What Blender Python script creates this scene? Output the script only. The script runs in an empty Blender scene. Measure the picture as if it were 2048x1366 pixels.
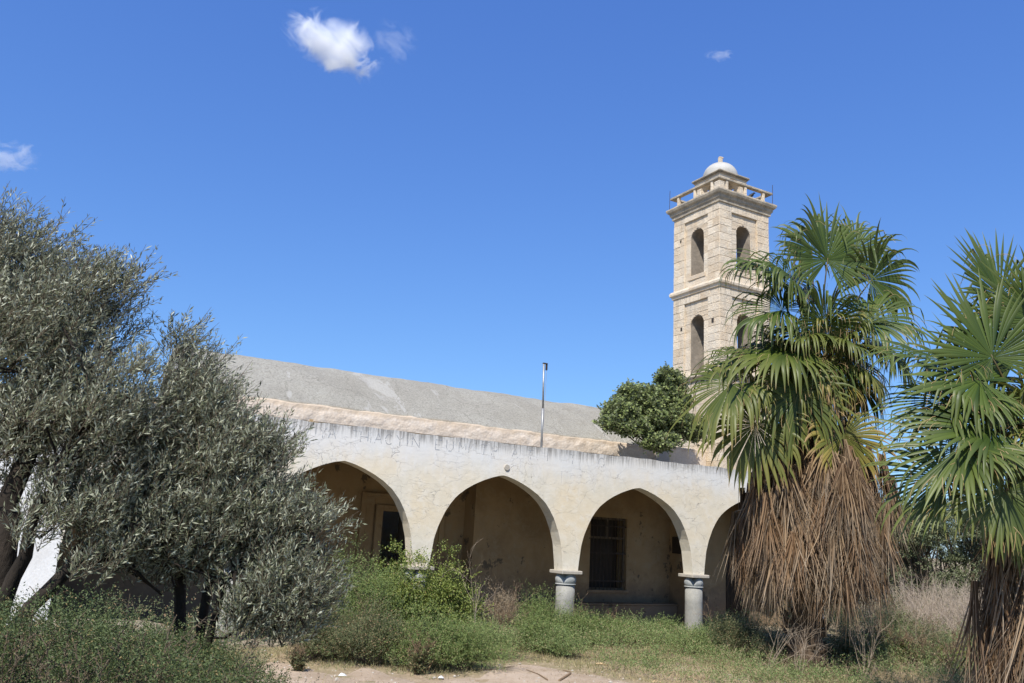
import bpy, math, random
import numpy as np
from mathutils import Vector, Matrix, noise as mnoise

sc = bpy.context.scene
COL = sc.collection
rng = np.random.default_rng(7)
random.seed(7)
R = math.radians

# ------------------------------------------------------------------ camera
EYE = 2.7
PITCH, ROLL, FPX = R(13.1), R(3.1), 1653.0
fw = np.array([0, math.cos(PITCH), math.sin(PITCH)])
rt0 = np.array([1., 0, 0]); up0 = np.array([0, -math.sin(PITCH), math.cos(PITCH)])
rt = math.cos(ROLL) * rt0 + math.sin(ROLL) * up0
up = -math.sin(ROLL) * rt0 + math.cos(ROLL) * up0
CAM = np.array([0, 0, EYE])
cd = bpy.data.cameras.new('camera'); cam = bpy.data.objects.new('camera', cd); COL.objects.link(cam)
M = Matrix.Identity(4)
for i in range(3):
    M[i][0] = rt[i]; M[i][1] = up[i]; M[i][2] = -fw[i]; M[i][3] = CAM[i]
cam.matrix_world = M
cd.sensor_width = 36; cd.lens = FPX / 2048 * 36
cd.clip_start = .1; cd.clip_end = 20000
sc.camera = cam

# ------------------------------------------------------------------ light
SUN = Vector((-.309, -.951, 0)).normalized() * math.cos(R(51)) + Vector((0, 0, math.sin(R(51))))
w = bpy.data.worlds.new('World'); sc.world = w; w.use_nodes = True
nt = w.node_tree; nt.nodes.clear()
sky = nt.nodes.new('ShaderNodeTexSky'); sky.sky_type = 'NISHITA'; sky.sun_disc = False
sky.sun_elevation = R(51); sky.sun_rotation = math.atan2(SUN.x, SUN.y)
sky.air_density = 1.0; sky.dust_density = .25; sky.ozone_density = 2.6
# even colour grade of the whole sky: the deep saturated blue of the photograph
sep = nt.nodes.new('ShaderNodeSeparateColor'); cmb = nt.nodes.new('ShaderNodeCombineColor')
nt.links.new(sky.outputs[0], sep.inputs[0])
for ch, (gm, kk) in enumerate(((.87, .577), (.80, .93), (.55, 2.16))):
    pw_n = nt.nodes.new('ShaderNodeMath'); pw_n.operation = 'POWER'; pw_n.inputs[1].default_value = gm
    ml_n = nt.nodes.new('ShaderNodeMath'); ml_n.operation = 'MULTIPLY'; ml_n.inputs[1].default_value = kk
    nt.links.new(sep.outputs[ch], pw_n.inputs[0]); nt.links.new(pw_n.outputs[0], ml_n.inputs[0]); nt.links.new(ml_n.outputs[0], cmb.inputs[ch])
bg = nt.nodes.new('ShaderNodeBackground'); bg.inputs['Strength'].default_value = .128
wo = nt.nodes.new('ShaderNodeOutputWorld')
nt.links.new(cmb.outputs[0], bg.inputs[0]); nt.links.new(bg.outputs[0], wo.inputs[0])
sl = bpy.data.lights.new('sun', 'SUN'); sl.energy = 5.0; sl.angle = R(.5); sl.color = (1, .955, .88)
so = bpy.data.objects.new('sun', sl); COL.objects.link(so)
so.rotation_euler = SUN.to_track_quat('Z', 'Y').to_euler()
sc.view_settings.view_transform = 'Standard'; sc.view_settings.look = 'None'
sc.view_settings.gamma = 1; sc.view_settings.use_curve_mapping = False
sc.view_settings.exposure = 0.4

# ------------------------------------------------------------------ frame helpers
def ray(x, y):
    return fw * FPX + rt * (x - 1024) - up * (y - 683)
def gp(x, y, z=0.0):                 # photo point -> point on level z
    d = ray(x, y); return CAM + d * (z - EYE) / d[2]
def atY(x, y, Y):                    # photo point -> point at distance Y
    d = ray(x, y); return CAM + d * Y / d[1]
AL = R(29.1)
WD = np.array([math.cos(AL), math.sin(AL), 0]); ND = np.array([-math.sin(AL), math.cos(AL), 0])
ORG = gp(1387, 1278)
def wallW(x, y, dep=0):              # photo point -> (w, z) on the plane at depth dep behind the arcade front
    d = ray(x, y); t = ((ORG + ND * dep - CAM) @ ND) / (d @ ND); P = CAM + d * t
    return (P - ORG) @ WD, P[2]
def ss(a, b, x):
    t = np.clip((x - a) / (b - a), 0, 1); return t * t * (3 - 2 * t)
def terr(x, y):
    x = np.asarray(x, float); y = np.asarray(y, float)
    m = 1.1 * ss(13.2, 5.0, y) * ss(-30, 0, y)
    n = .035 * np.sin(x * 1.3 + 1.7 * np.sin(y * .7)) + .03 * np.sin(y * 1.9 + x * .6) + .02 * np.sin(x * 4.1 + y * 3.3)
    return m + n * ss(0, 5, np.abs(y) + 2) - .02

# ------------------------------------------------------------------ object helpers
def tag(o, label=None, cat=None, group=None, kind=None):
    if label: o['label'] = label
    if cat: o['category'] = cat
    if group: o['group'] = group
    if kind: o['kind'] = kind
    return o
def thing(name, label, cat, loc=(0, 0, 0), rz=0, group=None):
    o = bpy.data.objects.new(name, None); COL.objects.link(o); o.empty_display_size = .2
    o.location = loc; o.rotation_euler = (0, 0, rz)
    return tag(o, label, cat, group)
def link(name, me, parent=None):
    o = bpy.data.objects.new(name, me); COL.objects.link(o)
    if parent: o.parent = parent
    return o
class MB:
    def __init__(s): s.v = []; s.f = []
    def add(s, vs, fs):
        b = len(s.v); s.v += [tuple(p) for p in vs]; s.f += [tuple(b + i for i in f) for f in fs]
    def box(s, x0, x1, y0, y1, z0, z1):
        s.add([(x0, y0, z0), (x1, y0, z0), (x1, y1, z0), (x0, y1, z0), (x0, y0, z1), (x1, y0, z1), (x1, y1, z1), (x0, y1, z1)],
              [(0, 3, 2, 1), (4, 5, 6, 7), (0, 1, 5, 4), (1, 2, 6, 5), (2, 3, 7, 6), (3, 0, 4, 7)])
    def tube(s, pts, rad, n=6, cap=True):
        pts = [Vector(p) for p in pts]; L = len(pts)
        if not hasattr(rad, '__len__'): rad = [rad] * L
        vs = []; u = None
        for i in range(L):
            t = (pts[min(i + 1, L - 1)] - pts[max(i - 1, 0)])
            if t.length < 1e-9: t = Vector((0, 0, 1))
            t.normalize()
            if u is None:
                u = t.cross(Vector((0.13, .97, .2)));
                if u.length < .1: u = t.cross(Vector((1, 0, 0)))
            u = (u - t * u.dot(t)).normalized(); v = t.cross(u)
            for k in range(n):
                a = 2 * math.pi * k / n
                vs.append(pts[i] + (u * math.cos(a) + v * math.sin(a)) * rad[i])
        fs = []
        for i in range(L - 1):
            for k in range(n):
                k2 = (k + 1) % n
                fs.append((i * n + k, i * n + k2, (i + 1) * n + k2, (i + 1) * n + k))
        if cap:
            fs.append(tuple(range(n - 1, -1, -1))); fs.append(tuple((L - 1) * n + k for k in range(n)))
        s.add(vs, fs)
    def lathe(s, prof, n=32, c=(0, 0), rf=None):
        vs = []
        for (r_, z) in prof:
            for k in range(n):
                a = 2 * math.pi * k / n; rr = r_ if rf is None else rf(r_, z, a)
                vs.append((c[0] + rr * math.cos(a), c[1] + rr * math.sin(a), z))
        L = len(prof); fs = []
        for i in range(L - 1):
            for k in range(n):
                k2 = (k + 1) % n; fs.append((i * n + k, i * n + k2, (i + 1) * n + k2, (i + 1) * n + k))
        fs.append(tuple(range(n - 1, -1, -1))); fs.append(tuple((L - 1) * n + k for k in range(n)))
        s.add(vs, fs)
    def mesh(s, name, mat, smooth=False):
        me = bpy.data.meshes.new(name); me.from_pydata(s.v, [], s.f); me.materials.append(mat)
        if smooth: me.polygons.foreach_set('use_smooth', [True] * len(me.polygons))
        me.update(); return me
    def build(s, name, mat, parent=None, smooth=False, bevel=0):
        o = link(name, s.mesh(name, mat, smooth), parent)
        if bevel:
            b = o.modifiers.new('bevel', 'BEVEL'); b.width = bevel; b.segments = 1; b.limit_method = 'ANGLE'; b.angle_limit = R(35)
        return o
def fast_mesh(name, verts, faces, mat, attr=None, smooth=False):
    """verts (N,3); faces (M,k) int, constant k; attr: dict name -> per-vertex floats"""
    me = bpy.data.meshes.new(name); n = len(verts); m, k = faces.shape
    me.vertices.add(n); me.vertices.foreach_set('co', np.ascontiguousarray(verts, dtype=np.float32).ravel())
    me.loops.add(m * k); me.loops.foreach_set('vertex_index', np.ascontiguousarray(faces, dtype=np.int32).ravel())
    me.polygons.add(m); me.polygons.foreach_set('loop_start', np.arange(0, m * k, k, dtype=np.int32))
    me.polygons.foreach_set('loop_total', np.full(m, k, dtype=np.int32))
    if smooth: me.polygons.foreach_set('use_smooth', np.ones(m, dtype=bool))
    for a, val in (attr or {}).items():
        at = me.attributes.new(a, 'FLOAT', 'POINT'); at.data.foreach_set('value', np.ascontiguousarray(val, dtype=np.float32))
    me.materials.append(mat); me.update(calc_edges=True); return me

# ------------------------------------------------------------------ materials
class NT:
    def __init__(s, name):
        s.m = bpy.data.materials.new(name); s.m.use_nodes = True; s.t = s.m.node_tree; s.t.nodes.clear()
        s.out = s.t.nodes.new('ShaderNodeOutputMaterial')
        s.tc = s.t.nodes.new('ShaderNodeTexCoord')
    def n(s, typ, **kw):
        nd = s.t.nodes.new(typ)
        for k, v in kw.items():
            if k.startswith('_'): setattr(nd, k[1:], v)
            else: s.put(nd.inputs[k.replace('9', ' ')], v)
        return nd
    def put(s, inp, v):
        if isinstance(v, bpy.types.NodeSocket): s.t.links.new(v, inp)
        elif v is not None:
            if isinstance(v, (tuple, list)) and len(v) == 3 and inp.type == 'RGBA': v = (*v, 1)
            inp.default_value = v
    def co(s, scale=(1, 1, 1), world=False, loc=(0, 0, 0)):
        mp = s.n('ShaderNodeMapping'); s.put(mp.inputs['Scale'], scale); s.put(mp.inputs['Location'], loc)
        if world:
            g = s.n('ShaderNodeNewGeometry'); s.put(mp.inputs[0], g.outputs['Position'])
        else: s.put(mp.inputs[0], s.tc.outputs['Object'])
        return mp.outputs[0]
    def noise(s, co, scale, detail=4, rough=.55, dist=0):
        nd = s.n('ShaderNodeTexNoise'); s.put(nd.inputs['Vector'], co)
        nd.inputs['Scale'].default_value = scale; nd.inputs['Detail'].default_value = detail
        nd.inputs['Roughness'].default_value = rough; nd.inputs['Distortion'].default_value = dist
        return nd.outputs['Fac']
    def ramp(s, fac, a, b, c0=0., c1=1.):
        nd = s.n('ShaderNodeMapRange'); nd.interpolation_type = 'SMOOTHSTEP'
        s.put(nd.inputs[0], fac); s.put(nd.inputs[1], a); s.put(nd.inputs[2], b); s.put(nd.inputs[3], c0); s.put(nd.inputs[4], c1)
        return nd.outputs[0]
    def mix(s, fac, a, b, mode='MIX'):
        nd = s.n('ShaderNodeMix'); nd.data_type = 'RGBA'; nd.blend_type = mode
        s.put(nd.inputs[0], fac); s.put(nd.inputs[6], a); s.put(nd.inputs[7], b); return nd.outputs[2]
    def math(s, op, a, b=None, c=None):
        nd = s.n('ShaderNodeMath'); nd.operation = op; s.put(nd.inputs[0], a)
        if b is not None: s.put(nd.inputs[1], b)
        if c is not None: s.put(nd.inputs[2], c)
        return nd.outputs[0]
    def attr(s, name):
        nd = s.n('ShaderNodeAttribute'); nd.attribute_name = name; return nd.outputs['Fac']
    def rnd(s):
        return s.n('ShaderNodeObjectInfo').outputs['Random']
    def xyz(s, co):
        nd = s.n('ShaderNodeSeparateXYZ'); s.put(nd.inputs[0], co); return nd.outputs
    def done(s, col, rough=.85, bump=None, bstr=.3, bdist=.02, spec=.3, trans=None, metal=0):
        p = s.n('ShaderNodeBsdfPrincipled'); s.put(p.inputs['Base Color'], col); s.put(p.inputs['Roughness'], rough)
        p.inputs['Specular IOR Level'].default_value = spec; p.inputs['Metallic'].default_value = metal
        if bump is not None:
            b = s.n('ShaderNodeBump'); b.inputs['Strength'].default_value = bstr; b.inputs['Distance'].default_value = bdist
            s.put(b.inputs['Height'], bump); s.put(p.inputs['Normal'], b.outputs[0])
        o = p.outputs[0]
        if trans is not None:
            tcol, tf = trans
            tn = s.n('ShaderNodeBsdfTranslucent'); s.put(tn.inputs[0], tcol)
            mx = s.n('ShaderNodeMixShader'); mx.inputs[0].default_value = tf
            s.t.links.new(o, mx.inputs[1]); s.t.links.new(tn.outputs[0], mx.inputs[2]); o = mx.outputs[0]
        s.t.links.new(o, s.out.inputs[0]); return s.m

def leaf_mat(name, dark, light, extra=None, rough=.55, back=None, tr=.25, spec=.35):
    """leaf colours picked leaf by leaf through the 'rnd' attribute"""
    t = NT(name); r_ = t.attr('rnd')
    col = t.mix(r_, dark, light)
    if extra is not None: col = t.mix(t.ramp(r_, extra[1], min(extra[1] + .02, 1)), col, extra[0])
    if back is not None:
        g = t.n('ShaderNodeNewGeometry'); col = t.mix(g.outputs['Backfacing'], col, back)
    return t.done(col, rough, spec=spec, trans=(col, tr))

def m_plaster():
    t = NT('white_plaster'); co = t.co(); X, Y, Z = t.xyz(co)
    big = t.noise(co, .8, 5, .6); med = t.noise(co, 3.2, 6, .65); fine = t.noise(co, 26, 5, .7)
    col = t.mix(t.ramp(big, .36, .62), (.62, .57, .465), (.66, .565, .41))
    col = t.mix(t.ramp(med, .42, .68, 0, .5), col, (.71, .69, .63))
    vert = t.noise(t.co((1.7, 1, .16)), 2.2, 5, .6)
    topm = t.ramp(t.math('ADD', Z, t.math('MULTIPLY', vert, .9)), 4.35, 5.25)
    col = t.mix(t.math('MULTIPLY', topm, .6), col, (.64, .66, .69))
    stre = t.noise(t.co((9, 1, .45)), 2.0, 5, .7)
    sm = t.math('MULTIPLY', t.ramp(t.math('ADD', Z, t.math('MULTIPLY', stre, .55)), 5.02, 5.36), t.ramp(stre, .4, .6, .35, 1))
    col = t.mix(t.math('MULTIPLY', sm, .9), col, (.20, .19, .175))
    # dirt patches lower down
    col = t.mix(t.math('MULTIPLY', t.ramp(med, .60, .74), .28), col, (.42, .34, .23))
    # hairline cracks, horizontal mostly
    wob = t.n('ShaderNodeTexNoise'); wob.inputs['Scale'].default_value = 5; wob.inputs['Detail'].default_value = 6; t.put(wob.inputs['Vector'], co)
    c2 = t.n('ShaderNodeVectorMath'); c2.operation = 'MULTIPLY_ADD'
    t.put(c2.inputs[0], wob.outputs['Color']); c2.inputs[1].default_value = (.35, .35, .35); t.put(c2.inputs[2], co)
    mp = t.n('ShaderNodeMapping'); mp.inputs['Scale'].default_value = (.85, .6, 2.1); t.put(mp.inputs[0], c2.outputs[0])
    vo = t.n('ShaderNodeTexVoronoi'); vo.feature = 'DISTANCE_TO_EDGE'; vo.inputs['Scale'].default_value = 1.25; t.put(vo.inputs['Vector'], mp.outputs[0])
    mp2 = t.n('ShaderNodeMapping'); mp2.inputs['Scale'].default_value = (2.2, 1.6, 4.1); mp2.inputs['Location'].default_value = (3.1, 1, 7); t.put(mp2.inputs[0], c2.outputs[0])
    vo2 = t.n('ShaderNodeTexVoronoi'); vo2.feature = 'DISTANCE_TO_EDGE'; vo2.inputs['Scale'].default_value = 1.2; t.put(vo2.inputs['Vector'], mp2.outputs[0])
    ck = t.math('MULTIPLY', t.ramp(vo.outputs[0], .0, .011, 1, 0), t.ramp(t.noise(co, 1.1, 3), .40, .58))
    ck2 = t.math('MULTIPLY', t.ramp(vo2.outputs[0], .0, .015, 1, 0), t.ramp(t.noise(t.co(loc=(5, 2, 1)), .7, 3), .47, .62))
    ckm = t.math('MAXIMUM', ck, t.math('MULTIPLY', ck2, .8))
    col = t.mix(t.math('MULTIPLY', ckm, .42), col, (.26, .24, .22))
    # pits
    vp_ = t.n('ShaderNodeTexVoronoi'); vp_.inputs['Scale'].default_value = 3.2; t.put(vp_.inputs['Vector'], co)
    pit = t.math('MULTIPLY', t.ramp(vp_.outputs['Distance'], .045, .075, 1, 0), t.ramp(t.noise(co, .55, 2), .52, .6))
    col = t.mix(t.math('MULTIPLY', pit, .75), col, (.17, .14, .11))
    hgt = t.math('SUBTRACT', t.math('ADD', t.math('MULTIPLY', fine, .25), t.math('MULTIPLY', med, .9)), t.math('MULTIPLY', ckm, .5))
    return t.done(col, .9, hgt, .5, .03)
def m_inner():
    t = NT('ochre_plaster'); co = t.co(); X, Y, Z = t.xyz(co)
    big = t.noise(co, .9, 6, .65); med = t.noise(co, 2.7, 8, .7, .6); f = t.noise(co, 20, 4)
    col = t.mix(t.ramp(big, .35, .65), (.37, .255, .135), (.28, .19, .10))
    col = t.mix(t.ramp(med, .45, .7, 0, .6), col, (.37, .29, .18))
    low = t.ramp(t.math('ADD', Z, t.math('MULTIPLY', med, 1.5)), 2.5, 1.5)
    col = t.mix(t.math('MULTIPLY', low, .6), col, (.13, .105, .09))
    pt = t.ramp(t.noise(t.co((1, 1, .8)), 1.9, 7, .72), .60, .635)
    col = t.mix(t.math('MULTIPLY', pt, .75), col, (.07, .06, .048))
    return t.done(col, .92, t.math('ADD', med, t.math('MULTIPLY', f, .3)), .4, .03)
def m_simple(name, c0, c1, scale=3, rough=.85, bstr=.3, bs=18, stretch=(1, 1, 1), spec=.3, metal=0, rndamt=0):
    t = NT(name); co = t.co(stretch); a = t.noise(co, scale, 6, .65); b = t.noise(co, bs, 5, .7)
    col = t.mix(t.ramp(a, .32, .68), c0, c1)
    col = t.mix(t.ramp(b, .35, .75, 0, .35), col, tuple(x * .55 for x in c0))
    if rndamt:
        h = t.n('ShaderNodeHueSaturation'); t.put(h.inputs['Value'], t.ramp(t.rnd(), 0, 1, 1 - rndamt, 1 + rndamt)); t.put(h.inputs['Color'], col); col = h.outputs[0]
    return t.done(col, rough, t.math('ADD', a, b), bstr, .02, spec=spec, metal=metal)
def m_stone():
    t = NT('limestone'); co = t.co(world=True); r_ = t.rnd()
    a = t.noise(co, 1.6, 6, .65); b = t.noise(co, 14, 6, .75); z = t.xyz(co)[2]
    col = t.mix(r_, (.56, .44, .305), (.74, .62, .465))
    col = t.mix(t.ramp(a, .38, .66, 0, .5), col, (.62, .57, .48))
    col = t.mix(t.ramp(b, .52, .72, 0, .55), col, (.27, .215, .15))
    st = t.noise(t.co((2.5, 2.5, .3), world=True), 1.3, 5, .7)
    col = t.mix(t.ramp(st, .56, .74, 0, .45), col, (.33, .305, .26))
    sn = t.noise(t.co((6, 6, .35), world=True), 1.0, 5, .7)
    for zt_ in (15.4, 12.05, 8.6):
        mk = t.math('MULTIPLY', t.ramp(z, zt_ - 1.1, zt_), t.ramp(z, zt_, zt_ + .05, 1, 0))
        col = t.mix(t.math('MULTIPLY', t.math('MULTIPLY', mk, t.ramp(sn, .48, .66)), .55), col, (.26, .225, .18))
    return t.done(col, .93, t.math('ADD', t.math('MULTIPLY', b, 1.4), a), .8, .04)
def m_stone_dark():
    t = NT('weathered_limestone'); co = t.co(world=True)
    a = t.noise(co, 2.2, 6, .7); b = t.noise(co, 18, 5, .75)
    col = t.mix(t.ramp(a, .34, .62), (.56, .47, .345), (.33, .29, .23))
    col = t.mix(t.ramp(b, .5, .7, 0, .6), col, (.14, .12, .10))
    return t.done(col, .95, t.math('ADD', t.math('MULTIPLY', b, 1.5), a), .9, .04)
def m_roof():
    t = NT('roof_render'); co = t.co(); a = t.noise(co, .45, 5, .6); b = t.noise(co, 17, 5, .85)
    col = t.mix(t.ramp(a, .35, .65), (.315, .295, .245), (.365, .345, .29))
    col = t.mix(t.ramp(b, .36, .52, .85, 0), col, (.17, .155, .13))
    col = t.mix(t.ramp(b, .58, .66, 0, .8), col, (.52, .50, .45))
    s_ = t.ramp(t.noise(t.co((.55, .12, .12)), 2.1, 6, .6, .8), .585, .63)
    col = t.mix(t.math('MULTIPLY', s_, .35), col, (.54, .52, .48))
    ww = t.n('ShaderNodeTexVoronoi'); ww.feature = 'DISTANCE_TO_EDGE'; ww.inputs['Scale'].default_value = .55; wn = t.n('ShaderNodeTexNoise'); wn.inputs['Scale'].default_value = 3; wn.inputs['Detail'].default_value = 6; t.put(wn.inputs['Vector'], co)
    wv = t.n('ShaderNodeVectorMath'); wv.operation = 'MULTIPLY_ADD'; t.put(wv.inputs[0], wn.outputs['Color']); wv.inputs[1].default_value = (.5, .5, .5); t.put(wv.inputs[2], co); t.put(ww.inputs['Vector'], wv.outputs[0])
    col = t.mix(t.math('MULTIPLY', t.ramp(ww.outputs[0], 0, .012, 1, 0), .5), col, (.14, .125, .10))
    dr = t.ramp(t.noise(t.co((1.6, .25, .25)), 1.4, 6, .7), .52, .66); col = t.mix(t.math('MULTIPLY', dr, .28), col, (.22, .20, .165))
    o_ = t.ramp(t.math('ADD', t.xyz(co)[2], t.math('MULTIPLY', a, .25)), 6.23, 6.03)
    col = t.mix(t.math('MULTIPLY', o_, .65), col, (.42, .29, .16))
    return t.done(col, .95, b, .9, .05)
def m_parapet():
    t = NT('rough_render'); co = t.co(); a = t.noise(co, 2.5, 6, .7); v = t.n('ShaderNodeTexVoronoi'); v.inputs['Scale'].default_value = 14; t.put(v.inputs['Vector'], co)
    Z = t.xyz(co)[2]
    col = t.mix(t.ramp(a, .35, .65), (.66, .58, .49), (.59, .495, .395))
    col = t.mix(t.ramp(v.outputs['Distance'], .25, .6, 0, .22), col, (.50, .38, .27))
    o_ = t.ramp(t.math('ADD', Z, t.math('MULTIPLY', a, .28)), 5.98, 6.1)
    col = t.mix(t.math('MULTIPLY', o_, .5), col, (.42, .32, .215))
    br = t.ramp(t.noise(co, 1.3, 8, .8), .66, .70)
    col = t.mix(t.math('MULTIPLY', br, .8), col, (.24, .13, .07))
    return t.done(col, .95, t.math('SUBTRACT', a, v.outputs['Distance']), .4, .02)
def m_ground():
    t = NT('dry_soil'); co = t.co(world=True); a = t.noise(co, .35, 6, .6); b = t.noise(co, 3.5, 7, .7); c = t.noise(co, 28, 4, .7)
    col = t.mix(t.ramp(a, .4, .6), (.30, .225, .14), (.235, .20, .105))
    col = t.mix(t.ramp(b, .42, .66, 0, .8), col, (.40, .315, .215))
    col = t.mix(t.ramp(c, .5, .72, 0, .6), col, (.13, .095, .06))
    return t.done(col, .95, t.math('ADD', b, c), .6, .03)
def m_path():
    t = NT('sandy_dirt'); co = t.co(world=True); a = t.noise(co, .9, 6, .65); b = t.noise(t.co((1, 2.5, 1), world=True), 5, 7, .75); c = t.noise(co, 40, 4, .7)
    col = t.mix(t.ramp(a, .38, .62), (.36, .275, .19), (.45, .355, .265))
    col = t.mix(t.ramp(b, .5, .7, 0, .6), col, (.33, .235, .16))
    col = t.mix(t.ramp(c, .55, .72, 0, .6), col, (.17, .125, .085))
    return t.done(col, .95, t.math('ADD', b, c), .7, .03)
def m_frond():
    t = NT('palm_leaf'); a = t.attr('len'); r_ = t.attr('rnd'); o_ = t.attr('old')
    col = t.mix(r_, (.026, .050, .008), (.074, .110, .016))
    col = t.mix(t.math('MULTIPLY', t.ramp(a, .3, 1), .45), col, (.17, .195, .055))
    yel = t.mix(r_, (.26, .25, .045), (.33, .24, .06))
    col = t.mix(t.math('MULTIPLY', o_, t.ramp(t.math('ADD', a, t.math('MULTIPLY', r_, .35)), .45, .95, .35, 1)), col, yel)
    tip = t.ramp(t.math('ADD', a, t.math('MULTIPLY', o_, .3)), .93, 1.08)
    col = t.mix(tip, col, (.36, .24, .11))
    return t.done(col, .46, spec=.36, trans=(t.mix(.35, col, (.15, .21, .02)), .24))
def m_dead():
    t = NT('dead_palm_leaf'); a = t.attr('len'); r_ = t.attr('rnd'); q = t.rnd()
    col = t.mix(r_, (.050, .028, .015), (.30, .21, .125))
    col = t.mix(t.ramp(a, .45, 1.0, 0, .75), col, t.mix(r_, (.17, .14, .105), (.44, .37, .275)))
    col = t.mix(t.ramp(q, .0, 1.0, 0, .6), col, (.19, .10, .045))
    return t.done(col, .7, spec=.25, trans=(col, .12))

PL = m_plaster(); INN = m_inner(); STN = m_stone(); STD = m_stone_dark(); ROOF = m_roof(); PAR = m_parapet()
GRD = m_ground(); PTH = m_path(); FRO = m_frond(); DED = m_dead()
COLM = m_simple('grey_column_concrete', (.25, .245, .225), (.33, .32, .285), 3, .8, .3, 40)
CAPM = m_simple('blue_grey_capital_paint', (.31, .33, .33), (.44, .44, .42), 4, .7, .3, 25)
ABM = m_simple('abacus_stone', (.46, .41, .34), (.36, .33, .28), 4, .85, .4, 25)
CONC = m_simple('grey_concrete', (.36, .33, .28), (.27, .245, .21), 2, .9, .4, 22)
FLOORM = m_simple('dusty_floor', (.33, .28, .21), (.25, .20, .15), 1.6, .9, .3, 20)
WHITE = m_simple('whitewash', (.78, .78, .76), (.68, .67, .64), 1.6, .85, .3, 20)
DWOOD_SHADE = m_simple('dark_wood_and_recess_shade', (.055, .042, .03), (.035, .028, .022), 6, .7, .4, 30, (1, 1, .2))  # door wood; also stands in for shade in niche, putlog holes and windows
IRON = m_simple('rusty_iron', (.085, .06, .045), (.05, .042, .038), 9, .6, .3, 40, metal=.4)
GALV = m_simple('galvanised_steel', (.42, .42, .41), (.30, .30, .30), 5, .5, .2, 30, metal=.6)
PAINTM = m_simple('faded_grey_paint', (.40, .41, .42), (.55, .55, .54), 7, .9, .1, 22)
BARK = m_simple('olive_bark', (.040, .030, .022), (.014, .011, .008), 7, .95, 1, 14, (1, 1, .35))
TWIG = m_simple('brown_twig', (.16, .125, .085), (.10, .08, .055), 8, .9, .3, 40)
PALE = m_simple('pale_dead_wood', (.37, .30, .22), (.26, .20, .145), 8, .9, .3, 40)
DRY = m_simple('brown_dry_stem', (.27, .19, .115), (.20, .135, .08), 8, .9, .3, 40)
PETI = m_simple('palm_stalk', (.115, .085, .030), (.075, .062, .024), 4, .6, .2, 30)
PTRK = m_simple('palm_trunk_fibre', (.14, .095, .06), (.055, .04, .028), 5, .95, 1, 22)
BLACK = m_simple('black_feathers', (.012, .012, .014), (.02, .02, .022), 5, .5, .2, 30)
DOMEM = m_simple('dome_whitewash', (.47, .455, .42), (.34, .325, .29), 2.2, .85, .3, 20)

# ------------------------------------------------------------------ ground
def ground():
    xs = np.concatenate([np.linspace(-900, -40, 10), np.arange(-36, 40, .5), np.linspace(44, 900, 10)])
    ys = np.concatenate([np.linspace(-60, -5, 6), np.arange(-3, 60, .5), np.geomspace(62, 9000, 16)])
    X, Y = np.meshgrid(xs, ys); Z = terr(X, Y) * np.where(Y > 60, 0, 1)
    v = np.stack([X, Y, Z], -1).reshape(-1, 3); nx = len(xs); ny = len(ys)
    i = (np.arange(ny - 1)[:, None] * nx + np.arange(nx - 1)[None]).ravel()
    f = np.stack([i, i + 1, i + nx + 1, i + nx], -1)
    tag(link('ground', fast_mesh('ground', v, f, GRD, smooth=True)), kind='structure')
    # bare dirt track along the bottom of the view
    n = 420; m = 14; vs = []
    for a in range(n):
        x = -9 + 15.5 * a / (n - 1)
        y1 = 17.1 + .35 * math.sin(x * 1.1) + .25 * math.sin(x * 2.7 + 1) + .12 * math.sin(x * 7) + 1.9 * math.exp(-((x - 1.0) / 1.25) ** 2) - .7 * max(0, x - 3.4) + .45 * mnoise.fractal(Vector((x * 1.5, 3, 0)), 1, 2, 5)
        y0 = 11.2
        for b in range(m):
            y = y0 + (y1 - y0) * b / (m - 1)
            vs.append((x, y, float(terr(x, y)) + .012 + (.0 if 0 < b < m - 1 and 0 < a < n - 1 else -.03)))
    v = np.array(vs); i = (np.arange(n - 1)[:, None] * m + np.arange(m - 1)[None]).ravel()
    f = np.stack([i, i + m, i + m + 1, i + 1], -1)
    tag(link('dirt_path', fast_mesh('dirt_path', v, f, PTH, smooth=True)), kind='structure')
ground()

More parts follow.
